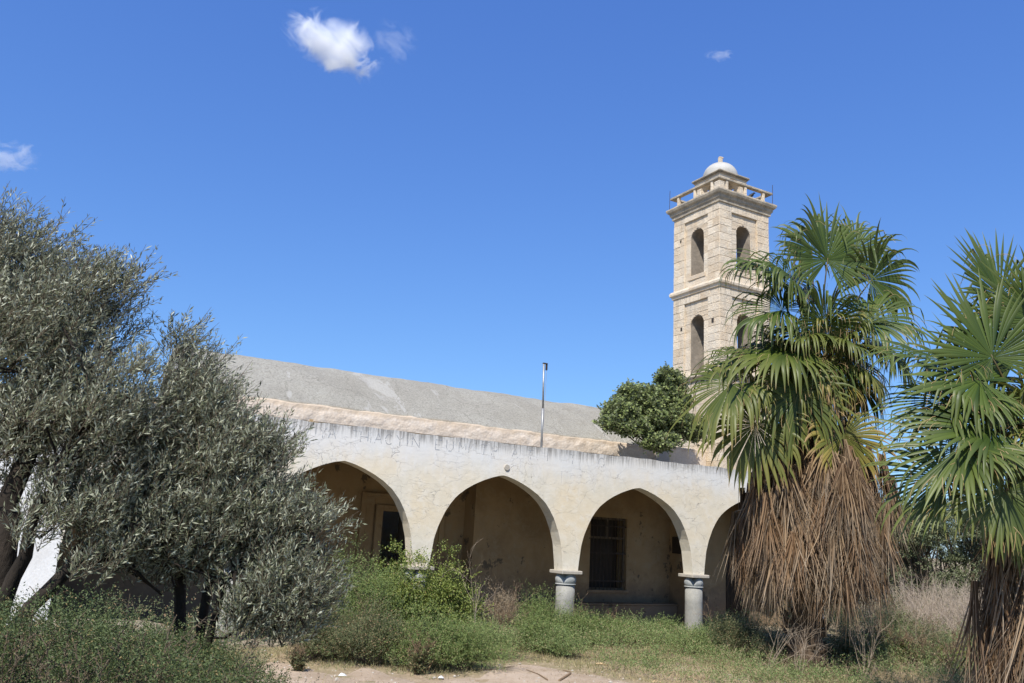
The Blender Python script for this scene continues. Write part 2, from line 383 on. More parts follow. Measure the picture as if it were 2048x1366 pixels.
# ------------------------------------------------------------------ walls with openings
def wall_mb(mb, place, u0, u1, z0, z1, thick, openings, step=None, topf=None):
    """place(u, d, z) -> point; openings: (ua, ub, zb, fn) fn(u)->head height, zb None = open below"""
    us = {u0, u1}
    for (a, b, zb, fn) in openings:
        k = 22
        for i in range(k + 1): us.add(round(a + (b - a) * (.5 - .5 * math.cos(math.pi * i / k)), 5))
    if step:
        for i in range(int((u1 - u0) / step)): us.add(round(u0 + i * step, 5))
    us = sorted(us)
    tf = topf or (lambda u: z1)
    def quad(a, b, c, d): mb.add([a, b, c, d], [(0, 1, 2, 3)])
    for ua, ub in zip(us[:-1], us[1:]):
        if ub - ua < 1e-4: continue
        mid = (ua + ub) / 2; op = None
        for o_ in openings:
            if o_[0] < mid < o_[1]: op = o_
        iv = []
        if op is None: iv.append((z0, z0, tf(ua), tf(ub)))
        else:
            if op[2] is not None and op[2] > z0: iv.append((z0, z0, op[2], op[2]))
            iv.append((op[3](ua), op[3](ub), tf(ua), tf(ub)))
        for (la, lb, ha, hb) in iv:
            quad(place(ua, 0, la), place(ub, 0, lb), place(ub, 0, hb), place(ua, 0, ha))
            quad(place(ub, thick, lb), place(ua, thick, la), place(ua, thick, ha), place(ub, thick, hb))
            quad(place(ua, 0, ha), place(ub, 0, hb), place(ub, thick, hb), place(ua, thick, ha))
            quad(place(ua, thick, la), place(ub, thick, lb), place(ub, 0, lb), place(ua, 0, la))
    for (a, b, zb, fn) in openings:
        zb_ = z0 if zb is None else zb
        for e, sgn in ((a, 1), (b, -1)):
            if fn(e) > zb_ + 1e-4:
                q = [place(e, 0, zb_), place(e, 0, fn(e)), place(e, thick, fn(e)), place(e, thick, zb_)]
                quad(*(q if sgn > 0 else q[::-1]))
    for e, sgn in ((u0, -1), (u1, 1)):
        q = [place(e, 0, z0), place(e, 0, tf(e)), place(e, thick, tf(e)), place(e, thick, z0)]
        quad(*(q if sgn > 0 else q[::-1]))

# arch profile measured: half width 1.98 at the springing, crown 2.39 above it
AS = np.array([0, .12, .3, .63, 1.0, 1.33, 1.6, 1.83, 1.93, 1.98]) / 1.98
AZ = np.array([2.40, 2.385, 2.335, 2.215, 2.03, 1.79, 1.45, .95, .55, 0]) / 2.4
def arch(c, half, spring, rise):
    # interpolate with rounded shoulders
    th = np.linspace(0, 1, 200); xs = np.interp(th, np.linspace(0, 1, len(AS)), AS); zs = np.interp(th, np.linspace(0, 1, len(AZ)), AZ)
    ker = np.ones(17) / 17
    xs2 = np.convolve(np.pad(xs, 8, mode='edge'), ker, 'valid'); zs2 = np.convolve(np.pad(zs, 8, mode='edge'), ker, 'valid')
    xs2[0] = 0; xs2[-1] = 1; zs2[-1] = 0
    return lambda u: spring + rise * float(np.interp(min(abs(u - c) / half, 1), xs2, zs2))

church = thing('church', 'long low whitewashed church with pointed arcade and grey barrel roof', 'church', tuple(ORG), AL)
SP = 1.82
piers = [(-13.45, -13.0), (-9.05, -8.6), (-4.65, -4.15), (-.03, .41), (4.45, 4.9)]
edges = [(-16.75, -13.45), (-13.0, -9.05), (-8.6, -4.65), (-4.15, -.03), (.41, 4.45)]
mb = MB()
ops = []
for a, b in edges:
    ops.append((a, b, None, arch((a + b) / 2, (b - a) / 2, SP, 2.385 if a > -14 else 2.3)))
wall_mb(mb, lambda u, d, z: (u, d, z), -16.75, 5.6, SP, 5.06, .42, ops, .25, lambda u: 5.06 + .012 * math.sin(u * 2.3) + .01 * math.sin(u * 7.1 + 1))
mb.build('front_wall', PL, church, bevel=.012)
mb = MB(); mb.box(-21.5, -16.752, 0, .42, -.3, 5.02); tag(mb.build('side_wall', WHITE, church), 'whitewashed solid wall past the arches')
mb = MB(); mb.box(4.91, 5.6, .0, .42, -.3, SP - .002); mb.build('side_wall', PL, church)

# columns
def capital_r(r_, z, a):
    k = (z - 1.47) / .25; k = min(max(k, 0), 1)
    d = abs(((a + math.pi / 4) % (math.pi / 2)) - math.pi / 4) / (math.pi / 4)     # 0 mid face, 1 corner
    d = 1 - abs(((a) % (math.pi / 2)) - math.pi / 4) / (math.pi / 4)               # 1 at the corners
    bulge = .045 * math.sin(math.pi * min(k * 1.1, 1)) ** .6
    notch = max(0, d - (1 - k * .62)) * .30
    return r_ + bulge - notch
for i, (a, b) in enumerate(piers):
    cx = (a + b) / 2; cy = .21
    m = MB(); m.lathe([(.262, -.2), (.262, .3), (.258, 1.0), (.255, 1.44)], 36, (cx, cy))
    col = m.build('column', COLM, church, True)
    for p in col.data.polygons:
        if abs(p.normal.z) > .9: p.use_smooth = False
    m = MB(); m.lathe([(.262, 1.44), (.285, 1.447), (.285, 1.466), (.262, 1.473)], 36, (cx, cy)); m.build('ring', CAPM, col, True)
    m = MB(); m.lathe([(.245, 1.474 + .246 * k / 9) for k in range(10)], 64, (cx, cy), capital_r); m.build('capital', CAPM, col, True)
    m = MB(); m.box(cx - .33, cx + .33, cy - .33, cy + .33, 1.722, 1.818); m.build('abacus', ABM, col, bevel=.015)

# interior of the arcade
def rect(z): return lambda u: z
mb = MB(); mb.box(-18, 5.7, -.35, 4.0, -.4, .1); mb.build('floor', FLOORM, church, bevel=.02)
mb = MB(); mb.box(-21.5, 5.6, .423, 4.0, 4.62, 4.9); mb.build('arcade_roof', CONC, church)
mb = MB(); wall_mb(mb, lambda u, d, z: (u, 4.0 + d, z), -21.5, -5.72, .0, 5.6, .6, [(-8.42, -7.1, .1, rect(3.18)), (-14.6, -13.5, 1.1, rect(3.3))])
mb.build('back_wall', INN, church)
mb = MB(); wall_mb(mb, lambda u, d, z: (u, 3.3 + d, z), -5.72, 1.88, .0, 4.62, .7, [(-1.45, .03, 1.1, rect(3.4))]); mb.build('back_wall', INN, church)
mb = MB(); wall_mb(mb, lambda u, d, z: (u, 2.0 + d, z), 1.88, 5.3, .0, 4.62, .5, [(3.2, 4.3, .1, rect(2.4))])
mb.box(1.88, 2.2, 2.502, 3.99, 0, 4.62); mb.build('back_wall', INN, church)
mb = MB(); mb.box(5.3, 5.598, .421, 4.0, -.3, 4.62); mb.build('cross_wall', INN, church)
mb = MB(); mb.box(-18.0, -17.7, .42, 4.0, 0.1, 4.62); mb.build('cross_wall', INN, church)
mb = MB(); mb.box(-5.6, 1.86, 2.86, 3.29, .1, .66); mb.box(-5.62, 1.87, 2.83, 3.285, .662, .72); mb.build('bench', INN, church, bevel=.015)
mb = MB(); mb.box(1.80, 1.87, 2.55, 3.1, 2.35, 2.9); mb.build('niche_shade_block', DWOOD_SHADE, church, bevel=.01)  # dark block on the wall face stands in for the shade of a niche
# door surround by the first arch
ds = MB()
for k, (g, p) in enumerate(((.68, .10), (.52, .06), (.22, .12))):
    x0, x1, zt = -8.42 - g, -7.1 + g, 3.18 + g * .72
    wd = (.16, .26, .22)[k]
    ds.box(x0, x0 + wd, 4.0 - p, 4.0 + .001 * k, .1, zt); ds.box(x1 - wd, x1, 4.0 - p, 4.0 + .001 * k, .1, zt)
    ds.box(x0 + wd, x1 - wd, 4.0 - p + .002, 4.0 + .001 * k, zt - wd * .8, zt)
ds.build('door_surround', INN, church, bevel=.01)
m = MB(); m.box(-7.72, -7.1, 4.3, 4.36, .1, 3.16); d = m.build('door', DWOOD_SHADE, church)
for k in range(4):
    m = MB(); m.box(-7.69 + .15 * k, -7.56 + .15 * k, 4.275, 4.298, .14, 3.1); m.build('plank', DWOOD_SHADE, d, bevel=.006)
m = MB(); m.box(3.2, 4.3, 2.2, 2.26, .1, 2.38); d = m.build('door', DWOOD_SHADE, church)
for k in range(6):
    m = MB(); m.box(3.215 + .18 * k, 3.385 + .18 * k, 2.175, 2.198, .14, 2.34); m.build('plank', DWOOD_SHADE, d, bevel=.006)
m = MB(); m.box(4.02, 4.08, 2.12, 2.174, 1.15, 1.2); m.build('handle', IRON, d)
def window(x0, x1, z0, z1, y, nb):
    m = MB()
    m.box(x0, x0 + .07, y + .1, y + .17, z0, z1); m.box(x1 - .07, x1, y + .1, y + .17, z0, z1)
    m.box(x0 + .07, x1 - .07, y + .1, y + .168, z1 - .07, z1); m.box(x0 + .07, x1 - .07, y + .1, y + .168, z0, z0 + .06)
    zt = z0 + (z1 - z0) * .70
    m.box(x0 + .07, x1 - .07, y + .09, y + .169, zt, zt + .07); m.box((x0 + x1) / 2 - .035, (x0 + x1) / 2 + .035, y + .1, y + .167, zt + .07, z1 - .07)
    fr = m.build('window', m_win, church)
    for k in range(nb):
        u = x0 + (x1 - x0) * (k + 1) / (nb + 1)
        b = MB(); b.tube([(u, y + .04, z0), (u, y + .04, z1)], .011, 6); b.build('bar', IRON, fr)
    for q in (.12, .5, .88):
        b = MB(); z = z0 + (z1 - z0) * q; b.box(x0, x1, y + .03, y + .05, z - .018, z + .018); b.build('cross_bar', IRON, fr)
    b = MB(); b.box(x0 - .08, x1 + .08, y - .06, y + .02, z0 - .09, z0 - .002); b.build('sill', INN, fr, bevel=.01)
    b = MB(); b.box(x0 + .075, x1 - .075, y + .45, y + .47, z0, z1); b.build('window_shade_sheet', DWOOD_SHADE, fr)  # dark sheet behind the bars, colour standing in for the unlit interior
m_win = m_simple('old_window_wood', (.17, .13, .085), (.11, .085, .06), 6, .8, .3, 30)
window(-1.45, .03, 1.1, 3.4, 3.3, 9)
window(-14.6, -13.5, 1.1, 3.3, 4.0, 7)

# nave: walls, rough band above the arcade, barrel roof
NA, NB_, RL, RR_ = 4.0, 11.0, -14.3, 2.0
mb = MB(); mb.box(RL + .1, RR_, NB_ - .5, NB_, 0, 6.0); mb.box(RL + .1, RL + .5, 4.6, NB_ - .502, 0, 6.0); mb.box(RR_ - .4, RR_ - .002, 4.0, NB_ - .502, 0, 6.0)
mb.build('nave_wall', PL, church)
def lump(p, s, a): return a * mnoise.fractal(Vector(p) * s, 1.0, 2.1, 4)
nu, nv = 330, 14; vs = []
for i in range(nu):
    u = RL + (RR_ - .25 - RL) * i / (nu - 1)
    for j in range(nv):
        q = j / (nv - 1); z = 5.55 + .47 * q; d = 3.99 - .02 * math.sin(q * 3)
        a = .022 if 0 < j < nv - 1 else .010
        vs.append((u, d + lump((u, z, 0), 3.2, a) + lump((u, z, 5), 14, .006), z + (lump((u, 1, 3), 2.2, .035) if j == nv - 1 else 0)))
    vs.append((u, 4.32, 6.035))
nv2 = nv + 1
v = np.array(vs); i_ = (np.arange(nu - 1)[:, None] * nv2 + np.arange(nv2 - 1)[None]).ravel()
f = np.stack([i_, i_ + nv2, i_ + nv2 + 1, i_ + 1], -1)
band = fast_mesh('cornice_band', v, f, PAR, smooth=False)
link('cornice_band', band, church)
mb = MB(); mb.box(RR_ - .251, 3.46, 3.2, 4.3, 4.9, 6.0); mb.box(RL, RR_ - .251, 4.02, 4.32, 5.5, 6.0); mb.build('nave_parapet', PAR, church, bevel=.03)
# barrel roof (with thickness)
hw = (NB_ - NA) / 2 - .03; rise = 1.72; Rr = (hw * hw + rise * rise) / (2 * rise); zc = 6.0 + rise - Rr; yc = (NA + NB_) / 2
nu, nv = 120, 48; vs = []
a0 = math.asin(hw / Rr)
for i in range(nu):
    u = RL + (RR_ - RL) * i / (nu - 1)
    for j in range(nv):
        q = -1 + 2 * j / (nv - 1)
        vs.append((u, yc + hw * q, 6.0 + 1.80 * (1 - abs(q) ** 1.35) + lump((u, q * 3, 0), .6, .045) + lump((u, q * 3, 3), 2.6, .014) + lump((u, q * 3, 9), 9, .004)))
v = np.array(vs); i_ = (np.arange(nu - 1)[:, None] * nv + np.arange(nv - 1)[None]).ravel()
f = np.stack([i_, i_ + nv, i_ + nv + 1, i_ + 1], -1)
ro = link('roof', fast_mesh('roof', v, f, ROOF, smooth=True), church)
sm_ = ro.modifiers.new('thick', 'SOLIDIFY'); sm_.thickness = .2; sm_.offset = -1
for e, sgn in ((RL + .12, 1), (RR_ - .12, -1)):
    m = MB(); P_ = [(e, yc + (hw - .1) * (-1 + j / 15), 5.9 + 1.80 * (1 - abs(-1 + j / 15) ** 1.35)) for j in range(31)]
    P2 = [(x + .1 * sgn, y, z) for (x, y, z) in P_]
    m.add(P_ + P2, [tuple(range(31)), tuple(range(61, 30, -1))] + [(j, j + 31, j + 32, j + 1) for j in range(30)] + [(0, 30, 61, 31)])
    m.build('gable', PL, church)

# inscription: faded painted letters along the top of the arcade wall
ST = {'A': [(0, 0, .5, 1), (.5, 1, 1, 0), (.2, .4, .8, .4)], 'T': [(0, 1, 1, 1), (.5, 1, .5, 0)], 'I': [(.5, 0, .5, 1)], 'N': [(0, 0, 0, 1), (0, 1, 1, 0), (1, 0, 1, 1)],
      'E': [(0, 0, 0, 1), (0, 1, .9, 1), (0, .5, .7, .5), (0, 0, .9, 0)], 'U': [(0, 1, 0, .3), (0, .3, .3, 0), (.3, 0, .7, 0), (.7, 0, 1, .3), (1, .3, 1, 1)],
      'M': [(0, 0, 0, 1), (0, 1, .5, .4), (.5, .4, 1, 1), (1, 1, 1, 0)], 'Y': [(0, 1, .5, .5), (1, 1, .5, .5), (.5, .5, .5, 0)], 'V': [(0, 1, .5, 0), (1, 1, .5, 0)],
      'H': [(0, 0, 0, 1), (1, 0, 1, 1), (0, .5, 1, .5)], 'P': [(0, 0, 0, 1), (0, 1, .7, 1), (.7, 1, .9, .75), (.9, .75, .7, .5), (.7, .5, 0, .5)],
      'C': [(.9, .85, .6, 1), (.6, 1, .2, .9), (.2, .9, 0, .5), (0, .5, .2, .1), (.2, .1, .6, 0), (.6, 0, .9, .15)],
      'K': [(0, 0, 0, 1), (0, .45, .8, 1), (.2, .6, .9, 0)], 'O': [(.3, 0, 0, .3), (0, .3, 0, .7), (0, .7, .3, 1), (.3, 1, .7, 1), (.7, 1, 1, .7), (1, .7, 1, .3), (1, .3, .7, 0), (.7, 0, .3, 0)]}
tp = NT('faded_inscription_paint'); co_ = tp.co()
ff = tp.ramp(tp.noise(co_, 9, 5, .7), .40, .62)
pr = tp.n('ShaderNodeBsdfPrincipled'); tp.put(pr.inputs['Base Color'], (.36, .37, .385)); pr.inputs['Roughness'].default_value = .9
trn = tp.n('ShaderNodeBsdfTransparent'); mx_ = tp.n('ShaderNodeMixShader'); tp.put(mx_.inputs[0], ff)
tp.t.links.new(trn.outputs[0], mx_.inputs[1]); tp.t.links.new(pr.outputs[0], mx_.inputs[2]); tp.t.links.new(mx_.outputs[0], tp.out.inputs[0])
for px, ch in ((587, 'K'), (613, 'V'), (632, 'I'), (646, 'Y'), (665, 'A'), (712, 'T'), (729, 'H'), (742, 'I'), (757, 'A'), (778, 'C'), (800, 'Y'), (815, 'I'), (832, 'N'),
               (878, 'E'), (900, 'U'), (925, 'M'), (938, 'I'), (968, 'T'), (990, 'P'), (1030, 'A'), (1061, 'T'), (1095, 'I'), (1145, 'T'), (1203, 'O')):
    W_, _ = wallW(px, 830 + .11 * (px - 500) + 16); m = MB(); s_ = .19 if ch not in 'I' else .16; h_ = .25; z_ = 4.70
    for k, (xa, za, xb, zb) in enumerate(ST[ch]):
        A_ = Vector((W_ + (xa - .5) * s_, z_ + za * h_)); B_ = Vector((W_ + (xb - .5) * s_, z_ + zb * h_)); D_ = (B_ - A_).normalized(); Q = Vector((-D_.y, D_.x)) * .0105
        y0 = -.003 - .0006 * k
        m.add([(A_.x - Q.x, y0, A_.y - Q.y), (B_.x - Q.x, y0, B_.y - Q.y), (B_.x + Q.x, y0, B_.y + Q.y), (A_.x + Q.x, y0, A_.y + Q.y)], [(0, 1, 2, 3)])
    m.build('letter', tp.m, church)
m = MB(); m.tube([(-6.55, -.002, 4.42), (-6.55, -.03, 4.42)], [.085, .075], 14); m.build('round_patch', ABM, church)

# flagpole
fp = thing('flagpole', 'bare thin metal pole standing on the edge of the arcade roof', 'pole', tuple(ORG + WD * -5.4 + ND * .15 + np.array([0, 0, 5.06])), AL)
m = MB(); m.tube([(0, 0, -.02), (-.01, 0, 1.1)], .032, 10); m.build('pole_foot', GALV, fp, True)
m = MB(); m.tube([(-.01, 0, 1.1), (-.045, 0, 2.38)], .026, 10); m.build('pole', GALV, fp, True)
m = MB(); m.box(-.07, .07, -.03, .03, 2.37, 2.40); m.box(.03, .07, -.025, .025, 2.2, 2.368); m.build('pulley_bracket', IRON, fp)
m = MB(); m.tube([(.05, -.01, 2.22), (.03, -.03, 1.2), (.0, -.035, .3)], .005, 5); m.build('rope', GALV, fp)

# ------------------------------------------------------------------ bell tower
tower = thing('bell_tower', 'tall square limestone bell tower with arched openings, balustrade and small white dome', 'tower', tuple(ORG), AL)
T0, T1, S0, S1 = 3.47, 6.05, 2.5, 5.08       # w range, depth range
TC = ((T0 + T1) / 2, (S0 + S1) / 2)
TK = .70; RC = .09                            # wall thickness, recess of the panels
def face(k):
    L = T1 - T0
    if k == 0: return lambda u, d, z: (T0 + u, S0 + d, z)            # right-hand face in the photo (faces the arcade front)
    if k == 1: return lambda u, d, z: (T0 + d, S1 - u, z)            # left-hand face
    if k == 2: return lambda u, d, z: (T1 - u, S1 - d, z)
    return lambda u, d, z: (T1 - d, S0 + u, z)
L = T1 - T0; OW = .37
def rarch(c, half, spring):
    return lambda u: spring + math.sqrt(max(half * half - (u - c) ** 2, 0)) * .95
stages = [(8.75, 12.05, 8.95, 10.85), (12.05, 15.42, 12.83, 14.36)]
cw = MB()
for k in range(4):
    pl = face(k)
    for (z0, z1, zb, zs) in stages:
        a = TK if k % 2 else 0
        P_ = (lambda pl_: (lambda u, d, z: pl_(u, d + RC, z)))(pl)
        wall_mb(cw, P_, RC if k % 2 == 0 else TK + RC + .001, L - (RC if k % 2 == 0 else TK + RC + .001), z0, z1, TK, [(L / 2 - OW, L / 2 + OW, zb, rarch(L / 2, OW, zs))])
cw.box(T0 + RC, T1 - RC, S0 + RC, S1 - RC, 4.0, 8.75)
cw.box(T0 + .3, T1 - .3, S0 + .3, S1 - .3, 11.9, 12.2); cw.box(T0 + .3, T1 - .3, S0 + .3, S1 - .3, 15.3, 15.5)
cw.build('tower_core', m_simple('shade_darkened_rubble', (.34, .29, .235), (.21, .18, .145), 2.2, .95, 1, 9), tower)  # grey rubble, coloured darker to deepen the shade inside the openings
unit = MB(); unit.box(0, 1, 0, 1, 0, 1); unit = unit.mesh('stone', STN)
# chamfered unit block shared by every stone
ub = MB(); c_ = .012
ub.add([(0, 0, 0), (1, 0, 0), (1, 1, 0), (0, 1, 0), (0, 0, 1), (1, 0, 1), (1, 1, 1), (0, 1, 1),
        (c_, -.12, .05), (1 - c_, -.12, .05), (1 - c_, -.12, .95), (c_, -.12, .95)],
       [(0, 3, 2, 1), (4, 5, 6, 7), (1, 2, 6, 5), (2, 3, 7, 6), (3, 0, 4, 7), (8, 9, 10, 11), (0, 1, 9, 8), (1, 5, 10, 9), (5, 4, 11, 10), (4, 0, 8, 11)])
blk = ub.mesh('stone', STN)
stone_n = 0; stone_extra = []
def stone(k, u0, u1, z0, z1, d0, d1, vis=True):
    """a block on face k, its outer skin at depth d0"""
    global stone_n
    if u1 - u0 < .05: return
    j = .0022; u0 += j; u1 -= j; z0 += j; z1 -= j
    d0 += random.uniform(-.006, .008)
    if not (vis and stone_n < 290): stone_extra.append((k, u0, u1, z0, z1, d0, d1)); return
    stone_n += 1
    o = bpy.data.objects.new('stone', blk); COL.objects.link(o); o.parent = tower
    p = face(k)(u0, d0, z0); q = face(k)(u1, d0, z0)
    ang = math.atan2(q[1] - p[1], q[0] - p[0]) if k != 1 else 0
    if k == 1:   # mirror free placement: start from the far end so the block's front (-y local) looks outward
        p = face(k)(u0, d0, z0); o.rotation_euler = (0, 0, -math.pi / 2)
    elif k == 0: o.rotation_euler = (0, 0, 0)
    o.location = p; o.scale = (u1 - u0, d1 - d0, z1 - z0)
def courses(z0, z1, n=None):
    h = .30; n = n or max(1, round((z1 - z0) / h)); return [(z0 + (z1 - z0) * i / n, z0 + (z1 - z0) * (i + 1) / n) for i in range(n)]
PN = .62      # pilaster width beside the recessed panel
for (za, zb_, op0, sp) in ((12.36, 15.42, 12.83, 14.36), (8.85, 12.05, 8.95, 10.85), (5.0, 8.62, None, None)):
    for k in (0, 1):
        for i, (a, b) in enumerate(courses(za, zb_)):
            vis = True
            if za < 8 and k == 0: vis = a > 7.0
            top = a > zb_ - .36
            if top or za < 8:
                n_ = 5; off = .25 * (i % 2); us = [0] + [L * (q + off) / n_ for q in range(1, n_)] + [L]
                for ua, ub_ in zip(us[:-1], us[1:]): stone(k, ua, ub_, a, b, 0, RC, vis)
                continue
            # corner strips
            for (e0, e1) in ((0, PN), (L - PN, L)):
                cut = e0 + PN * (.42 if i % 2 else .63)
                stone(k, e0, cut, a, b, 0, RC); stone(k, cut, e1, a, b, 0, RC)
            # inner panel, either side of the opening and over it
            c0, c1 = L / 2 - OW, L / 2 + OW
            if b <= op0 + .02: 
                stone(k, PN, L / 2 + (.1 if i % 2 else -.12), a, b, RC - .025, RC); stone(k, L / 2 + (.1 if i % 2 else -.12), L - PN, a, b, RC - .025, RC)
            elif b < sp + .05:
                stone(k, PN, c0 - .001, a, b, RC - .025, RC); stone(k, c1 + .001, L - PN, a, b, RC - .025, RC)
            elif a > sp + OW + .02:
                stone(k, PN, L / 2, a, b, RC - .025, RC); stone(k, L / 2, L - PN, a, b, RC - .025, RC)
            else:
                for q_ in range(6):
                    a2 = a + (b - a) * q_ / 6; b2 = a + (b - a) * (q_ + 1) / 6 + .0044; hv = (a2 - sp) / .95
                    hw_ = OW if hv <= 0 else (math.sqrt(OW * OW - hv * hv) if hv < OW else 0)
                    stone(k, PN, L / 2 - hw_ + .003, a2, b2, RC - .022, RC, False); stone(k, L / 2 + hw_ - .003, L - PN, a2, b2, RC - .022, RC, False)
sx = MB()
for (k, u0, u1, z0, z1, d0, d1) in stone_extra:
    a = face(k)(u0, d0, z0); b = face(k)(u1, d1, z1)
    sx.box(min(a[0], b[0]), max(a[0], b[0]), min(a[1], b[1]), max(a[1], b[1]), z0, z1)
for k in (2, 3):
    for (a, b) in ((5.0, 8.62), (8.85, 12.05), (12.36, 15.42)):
        for (e0, e1) in ((.0, PN), (L - PN, L)):
            q0 = face(k)(e0, 0, a); q1 = face(k)(e1, RC, b); sx.box(min(q0[0], q1[0]), max(q0[0], q1[0]), min(q0[1], q1[1]), max(q0[1], q1[1]), a, b)
if sx.v: tag(sx.build('stone_facing', STN, tower), kind='stuff')
def ringbox(m, g, z0, z1, inner=.3):
    x0, x1, y0, y1 = T0 - g, T1 + g, S0 - g, S1 + g
    m.box(x0, x1, y0, y0 + inner, z0, z1); m.box(x0, x1, y1 - inner, y1, z0, z1)
    m.box(x0, x0 + inner, y0 + inner, y1 - inner, z0, z1); m.box(x1 - inner, x1, y0 + inner, y1 - inner, z0, z1)
def cornice(prof, mat, name, seg=5):
    """square ring swept from an outline (g, z); cut into blocks whose joints show"""
    for k in range(4):
        for s_ in range(seg):
            m = MB(); g_ = .004
            a0_, a1_ = s_ / seg, (s_ + 1) / seg; vs = []
            jit = random.uniform(-.006, .006)
            for a_ in (a0_, a1_):
                for (g, z) in prof:
                    lo, hi = -g, L + g; u = lo + (hi - lo) * a_
                    if 0 < a_ < 1: u += g_ * (1 if a_ == a0_ else -1)
                    vs.append(face(k)(u, -g, z + jit * (1 if z == prof[-1][1] else 0)))
                for z in (prof[-1][1], prof[0][1]):
                    u = .3 + (L - .6) * a_; vs.append(face(k)(u, .3, z))
            n = len(prof) + 2
            fs = [(i, (i + 1) % n, n + (i + 1) % n, n + i) for i in range(n)] + [tuple(range(n))[::-1], tuple(range(n, 2 * n))]
            m.add(vs, fs); o = m.build(name, mat, tower)
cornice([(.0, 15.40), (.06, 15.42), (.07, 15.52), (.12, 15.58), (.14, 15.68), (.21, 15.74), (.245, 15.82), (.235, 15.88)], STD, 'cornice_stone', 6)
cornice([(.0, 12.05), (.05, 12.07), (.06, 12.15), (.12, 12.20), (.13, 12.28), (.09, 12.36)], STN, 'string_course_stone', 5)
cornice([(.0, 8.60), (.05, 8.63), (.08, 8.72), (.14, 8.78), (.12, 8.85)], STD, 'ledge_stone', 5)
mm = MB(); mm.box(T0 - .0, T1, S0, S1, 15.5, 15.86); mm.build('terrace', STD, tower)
# putlog holes: dark blocks proud of the stone stand in for their shade
for (k, u, z, s_) in ((1, L - .42, 10.72, .085), (1, .44, 10.72, .07), (1, .38, 14.37, .05)):
    m = MB(); q0 = face(k)(u, -.021, z); q1 = face(k)(u + s_ * 1.3, .02, z + s_ * 2)
    m.box(min(q0[0], q1[0]), max(q0[0], q1[0]), min(q0[1], q1[1]), max(q0[1], q1[1]), z, z + s_ * 2); m.build('putlog_shade_block', DWOOD_SHADE, tower)
# balustrade
bal = .13
for k in range(4):
    for q in (.16, .5, .84):
        m = MB(); lo, hi = -bal, L + bal; u = lo + (hi - lo) * q
        a = face(k)(u - .055, -bal + .03, 15.88); b = face(k)(u + .055, -bal + .15, 16.42)
        m.box(min(a[0], b[0]), max(a[0], b[0]), min(a[1], b[1]), max(a[1], b[1]), 15.87, 16.32)
        m.build('baluster', STN, tower, bevel=.012)
    m = MB(); a = face(k)(-bal + (0 if k % 2 == 0 else .19), -bal, 0); b = face(k)(L + bal - (0 if k % 2 == 0 else .19), -bal + .185, 0)
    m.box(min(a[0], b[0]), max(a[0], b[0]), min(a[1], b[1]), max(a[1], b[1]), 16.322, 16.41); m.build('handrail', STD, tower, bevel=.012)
for (x, y) in ((T0 - bal, S1 + bal), (T1 + bal, S0 - bal)):
    m = MB(); m.tube([(x - .02, y, 15.8), (x, y, 16.75)], .011, 6); m.build('iron_rod', IRON, tower)
# lantern
cx, cy = TC; lh = .72; pw = .36; zt = 16.95
for (sx_, sy_) in ((-1, -1), (1, -1), (1, 1), (-1, 1)):
    m = MB(); x0 = cx + sx_ * lh; x1 = x0 - sx_ * pw; y0 = cy + sy_ * lh; y1 = y0 - sy_ * pw
    m.box(min(x0, x1), max(x0, x1), min(y0, y1), max(y0, y1), 15.86, 16.6); m.build('lantern_pier', STN, tower, bevel=.012)
m = MB()
for k in range(4):
    def pl(u, d, z, k=k):
        c_, s_ = [(1, 0), (0, 1), (-1, 0), (0, -1)][k]; x, y = u, -lh + d
        return (cx + x * c_ - y * s_, cy + x * s_ + y * c_, z)
    e = lh if k % 2 == 0 else lh - pw
    wall_mb(m, pl, -e, e, 16.602, zt, pw, [(-(lh - pw) + .002, (lh - pw) - .002, None, lambda u: 16.602 + .30 * math.sqrt(max(0, 1 - (u / (lh - pw)) ** 2)))])
m.build('lantern_wall', STN, tower)
m = MB()
for (g, z0, z1) in ((.05, zt + .002, zt + .06), (.10, zt + .062, zt + .15)):
    m.box(cx - lh - g, cx + lh + g, cy - lh - g, cy + lh + g, z0, z1)
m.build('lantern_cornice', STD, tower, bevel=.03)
m = MB(); rd = .70; m.lathe([(rd, zt + .163), (rd, zt + .22)] + [(rd * math.cos(R(a)) + .001, zt + .22 + rd * .92 * math.sin(R(a))) for a in range(6, 91, 6)], 40, (cx, cy)); m.build('dome', DOMEM, tower, True)
zd = zt + .22 + rd * .92 - .02
m = MB(); m.box(cx - .075, cx + .075, cy - .06, cy + .06, zd, zd + .26); m.box(cx - .06, cx + .13, cy - .058, cy + .058, zd + .262, zd + .32); m.build('finial', STN, tower, bevel=.01)
# bell-less openings get their sill stones
for k in (0, 1):
    for zb_ in (12.83, 8.95):
        m = MB(); a = face(k)(L / 2 - OW - .1, .03, 0); b = face(k)(L / 2 + OW + .1, RC + .2, 0)
        m.box(min(a[0], b[0]), max(a[0], b[0]), min(a[1], b[1]), max(a[1], b[1]), zb_ - .16, zb_ + .012); m.build('sill', STN, tower, bevel=.01)

# crow on the cornice
def bird():
    loc = ORG + WD * (T0 + 1.62) + ND * (S0 - .02) + np.array([0, 0, 15.88])
    b = thing('bird', 'small black bird perched between balusters near the right end of the tower balcony', 'bird', tuple(loc), AL - .5)
    m = MB(); m.tube([(-.17, 0, .06), (-.1, 0, .10), (0, 0, .16), (.07, 0, .22), (.11, 0, .27), (.14, 0, .29), (.165, 0, .29)], [.012, .04, .072, .062, .036, .038, .015], 12); m.build('body', BLACK, b, True)
    m = MB(); m.tube([(.16, 0, .29), (.205, 0, .28)], [.013, .003], 6); m.build('beak', BLACK, b)
    m = MB(); m.box(-.28, -.12, -.028, .028, .03, .052); m.build('tail', BLACK, b)
    for s_ in (-1, 1):
        m = MB(); m.tube([(.01, s_ * .025, .11), (.015, s_ * .025, .0)], .006, 5); m.build('leg', BLACK, b)
bird()

